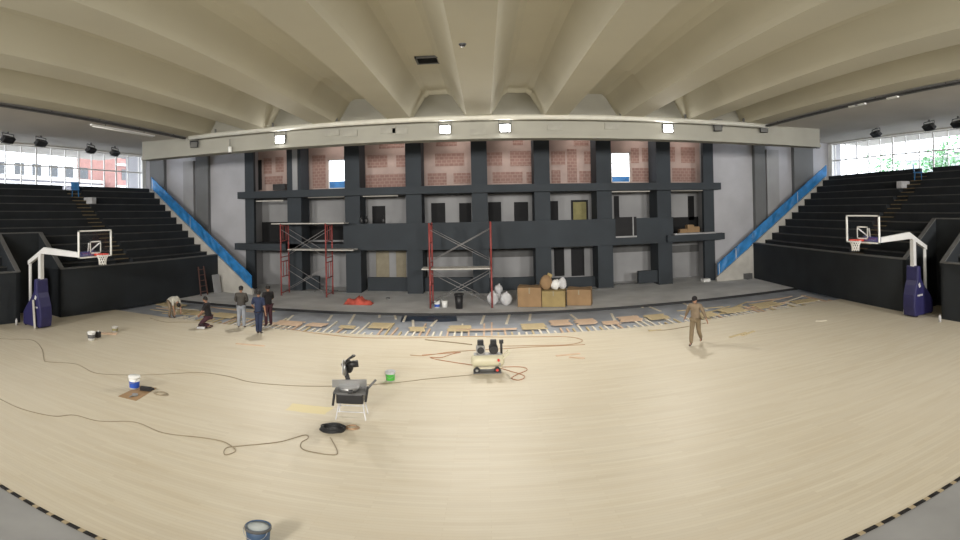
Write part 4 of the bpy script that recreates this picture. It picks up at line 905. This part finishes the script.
p = W(696, 344); person(p, 2.45, dict(anL=(-.10, -.32, .16), toL=(-.11, -.22, .04), knL=(-.10, -.02, .50), knR=(.10, .16, .52), anR=(.10, .26, .10), toR=(.11, .43, .05), elL=(-.32, .06, 1.17), wrL=(-.45, .20, .97), elR=(.32, -.14, 1.18), wrR=(.42, -.20, .95), head=(0, .05, 1.63)),
    'person in sand coloured work clothes and dark cap walking across the court', tan, khaki, shoe_b, .98, 2., blk)
p = W(241.5, 328); person(p, .35, dict(elL=(-.25, .08, 1.15), wrL=(-.12, .26, 1.05), elR=(.25, .08, 1.15), wrR=(.12, .26, 1.05)), 'standing person in dark grey jacket and faded jeans, back to camera', grey, jean, shoe_b, 1.03, 2., blk)
p = W(259, 334); person(p, .1, dict(elL=(-.28, .02, 1.17), wrL=(-.2, .15, .98), hipL=(-.07, 0, .91), anL=(-.06, -.02, .09), toL=(-.07, .15, .04), anR=(.06, -.02, .09), toR=(.08, .15, .04), knL=(-.07, .02, .5), knR=(.07, .02, .5)), 'standing person all in navy, nearest of the three standing men', navy, navy, shoe_b, 1.02, 1., None)
p = W(268.5, 326.5); person(p, .9, dict(elR=(.24, .05, 1.15), wrR=(.2, .28, 1.12)), 'standing person in black shirt and black trousers behind the one in navy', blk, brn, shoe_b, 1.03, 1., None)
# kneeling, facing the camera's left
p = W(208.5, 327.5); person(p, PI / 2 + .2, dict(pelvis=(0, -.02, .50), waist=(0, .02, .66), chest=(0, .05, .90), neck=(0, .08, 1.06), head=(0, .13, 1.20), shL=(-.18, .05, .99), shR=(.18, .05, .99), elL=(-.22, .18, .74), wrL=(-.1, .36, .55), elR=(.22, .18, .74), wrR=(.12, .38, .52),
    hipL=(-.09, 0, .46), knL=(-.16, .36, .10), anL=(-.13, -.02, .07), toL=(-.13, -.18, .05), hipR=(.09, 0, .46), knR=(.16, .38, .12), anR=(.13, 0, .07), toR=(.13, -.16, .05), face=(0, 1, -.3)),
    'kneeling person in black shirt working at the board ends', blk, brn, shoe_b, 1.02, 1., None)
# bending over, pale shirt
p = W(172, 318, -.1); person(p, -PI / 2 - .3, dict(pelvis=(0, -.12, .86), waist=(0, .02, .98), chest=(0, .24, .96), neck=(0, .40, .86), head=(0, .50, .74), shL=(-.18, .32, .95), shR=(.18, .32, .95), elL=(-.22, .40, .66), wrL=(-.18, .46, .40), elR=(.22, .38, .66), wrR=(.18, .44, .40),
    hipL=(-.09, -.12, .83), hipR=(.09, -.12, .83), knL=(-.11, .05, .46), knR=(.11, .02, .46), anL=(-.11, -.06, .09), anR=(.11, -.08, .09), toL=(-.12, .11, .04), toR=(.12, .09, .04), face=(0, .5, -1)),
    'person in off-white shirt bent over near the left stand wall', wht, tan, shoe_b, .98, 1., None)
# sander by the kneeling man
q = W(201, 329); t = thing('floor_sander', q, 'small pale hand sander on the floor before the kneeling person', 'power tool', rz=.4)
MB().obox((0, 0, .06), (.34, .14, .08)).build('body', 'sack', t, .02); MB().tube([(-.12, 0, .1), (-.1, 0, .2), (.08, 0, .2), (.12, 0, .1)], .02, 6).build('handle', 'blackp', t)

# ================================================================= outdoors, seen through the side windows
def block_mat(name, wall, win):
    m, nt, b = new_mat(name); tc = nt.nodes.new('ShaderNodeTexCoord'); mp = nt.nodes.new('ShaderNodeMapping'); mp.inputs['Rotation'].default_value = (PI / 2, 0, PI / 2)
    br = nt.nodes.new('ShaderNodeTexBrick'); br.offset = 0; br.inputs['Scale'].default_value = 1; br.inputs['Brick Width'].default_value = 3.0; br.inputs['Row Height'].default_value = 3.0; br.inputs['Mortar Size'].default_value = .75
    br.inputs['Color1'].default_value = (*win, 1); br.inputs['Color2'].default_value = (*[w * .8 for w in win], 1); br.inputs['Mortar'].default_value = (*wall, 1)
    nt.links.new(tc.outputs['Object'], mp.inputs[0]); nt.links.new(mp.outputs[0], br.inputs['Vector']); nt.links.new(br.outputs['Color'], b.inputs['Base Color']); return m
def house(x, y0, y1, z, wall, win, lab):
    t = thing('apartment_building', (x, (y0 + y1) / 2, -3), lab, 'building'); hw = (y1 - y0) / 2
    MB().box(-8, 0, -hw, hw, 0, z + 3).build('wall', mat('render_' + lab[:6], wall, .9), t)
    MB().box(-8.3, .3, -hw - .3, hw + .3, z + 3, z + 3.4).build('roof', 'cream', t)
    k = 0
    for zz in range(int((z) / 3) + 1):
        yy = -hw + 1
        while yy < hw - 1.6 and k < 80:
            f_ = MB().box(0, .06, yy, yy + 1.5, 3 + zz * 3 + .9, 3 + zz * 3 + 2.4).build('window', mat('dark_window', win, .3), t); yy += 2.7; k += 1
        MB().box(0, .5, -hw, hw, 3 + zz * 3 - .15, 3 + zz * 3 + .1).build('floor_band', 'white', t)
house(-48, 26, 50, 9.4, (.22, .21, .23), (.06, .065, .07), 'pale apartment block seen through the left windows')
house(-46, 51, 66, 16.0, (.30, .16, .14), (.3, .27, .26), 'red brick building farther along outside the left windows')
house(-70, 20, 48, 11.8, (.25, .26, .29), (.1, .11, .13), 'distant grey apartment block behind the pale one')
struct('ground_left', MB().box(-90, -25.3, -10, 90, -3.2, -3), 'concrete', 'ground outside the left windows')
struct('ground_right', MB().box(25.3, 90, -10, 90, -3.2, -3), 'concrete', 'ground outside the right windows')
leaf = mat('leaf_green', (.10, .26, .10), .6, var=.5, scale=1.2)
leaf2 = mat('leaf_yellow', (.30, .36, .10), .6, var=.4, scale=1.2)
bark = mat('bark', (.12, .09, .06), .9)
def tree(x, y, zc, r, n, m, lab, seed):
    random.seed(seed); t = thing('tree', (x, y, -3), lab, 'tree')
    MB().cyl((0, 0, 0), (0, 0, zc + 3), .35, .15, n=8).cyl((0, 0, zc), (r * .5, .3, zc + 2 + r * .6), .14, .05, n=6).cyl((0, 0, zc), (-.3, -r * .5, zc + 2 + r * .5), .14, .05, n=6).build('trunk', bark, t)
    mb = MB(); blobs = [(Vector((random.uniform(-1, 1) * r * .6, random.uniform(-1, 1) * r * .8, zc + 3 + random.uniform(-.7, .8) * r)), r * random.uniform(.35, .6)) for _ in range(9)]
    for i in range(n):
        c, rr = random.choice(blobs); d = Vector((random.gauss(0, 1), random.gauss(0, 1), random.gauss(0, 1))).normalized() * rr * random.uniform(.6, 1.)
        p_ = c + d; a = Vector((random.gauss(0, 1), random.gauss(0, 1), random.gauss(0, 1))).normalized(); b_ = a.orthogonal().normalized(); s_ = .26
        mb.add([p_ - a * s_, p_ + b_ * s_ * .6, p_ + a * s_, p_ - b_ * s_ * .6], [(0, 1, 2, 3)])
    mb.build('foliage', m, t)
tree(42, 28.5, 6.0, 4.6, 1500, leaf, 'broad dark green tree seen through the right windows, nearest', 1)
tree(43, 38.5, 5.6, 4.2, 1300, leaf, 'green tree next along outside the right windows', 2)
tree(46, 46, 6.6, 4.0, 1100, leaf, 'green tree farther off outside the right windows', 3)
tree(44, 56, 6.5, 2.6, 600, leaf2, 'small yellow-green tree at the far end outside the right windows', 4)
house(78, 30, 62, 12.5, (.40, .42, .43), (.2, .24, .26), 'white building beyond the trees outside the right windows')
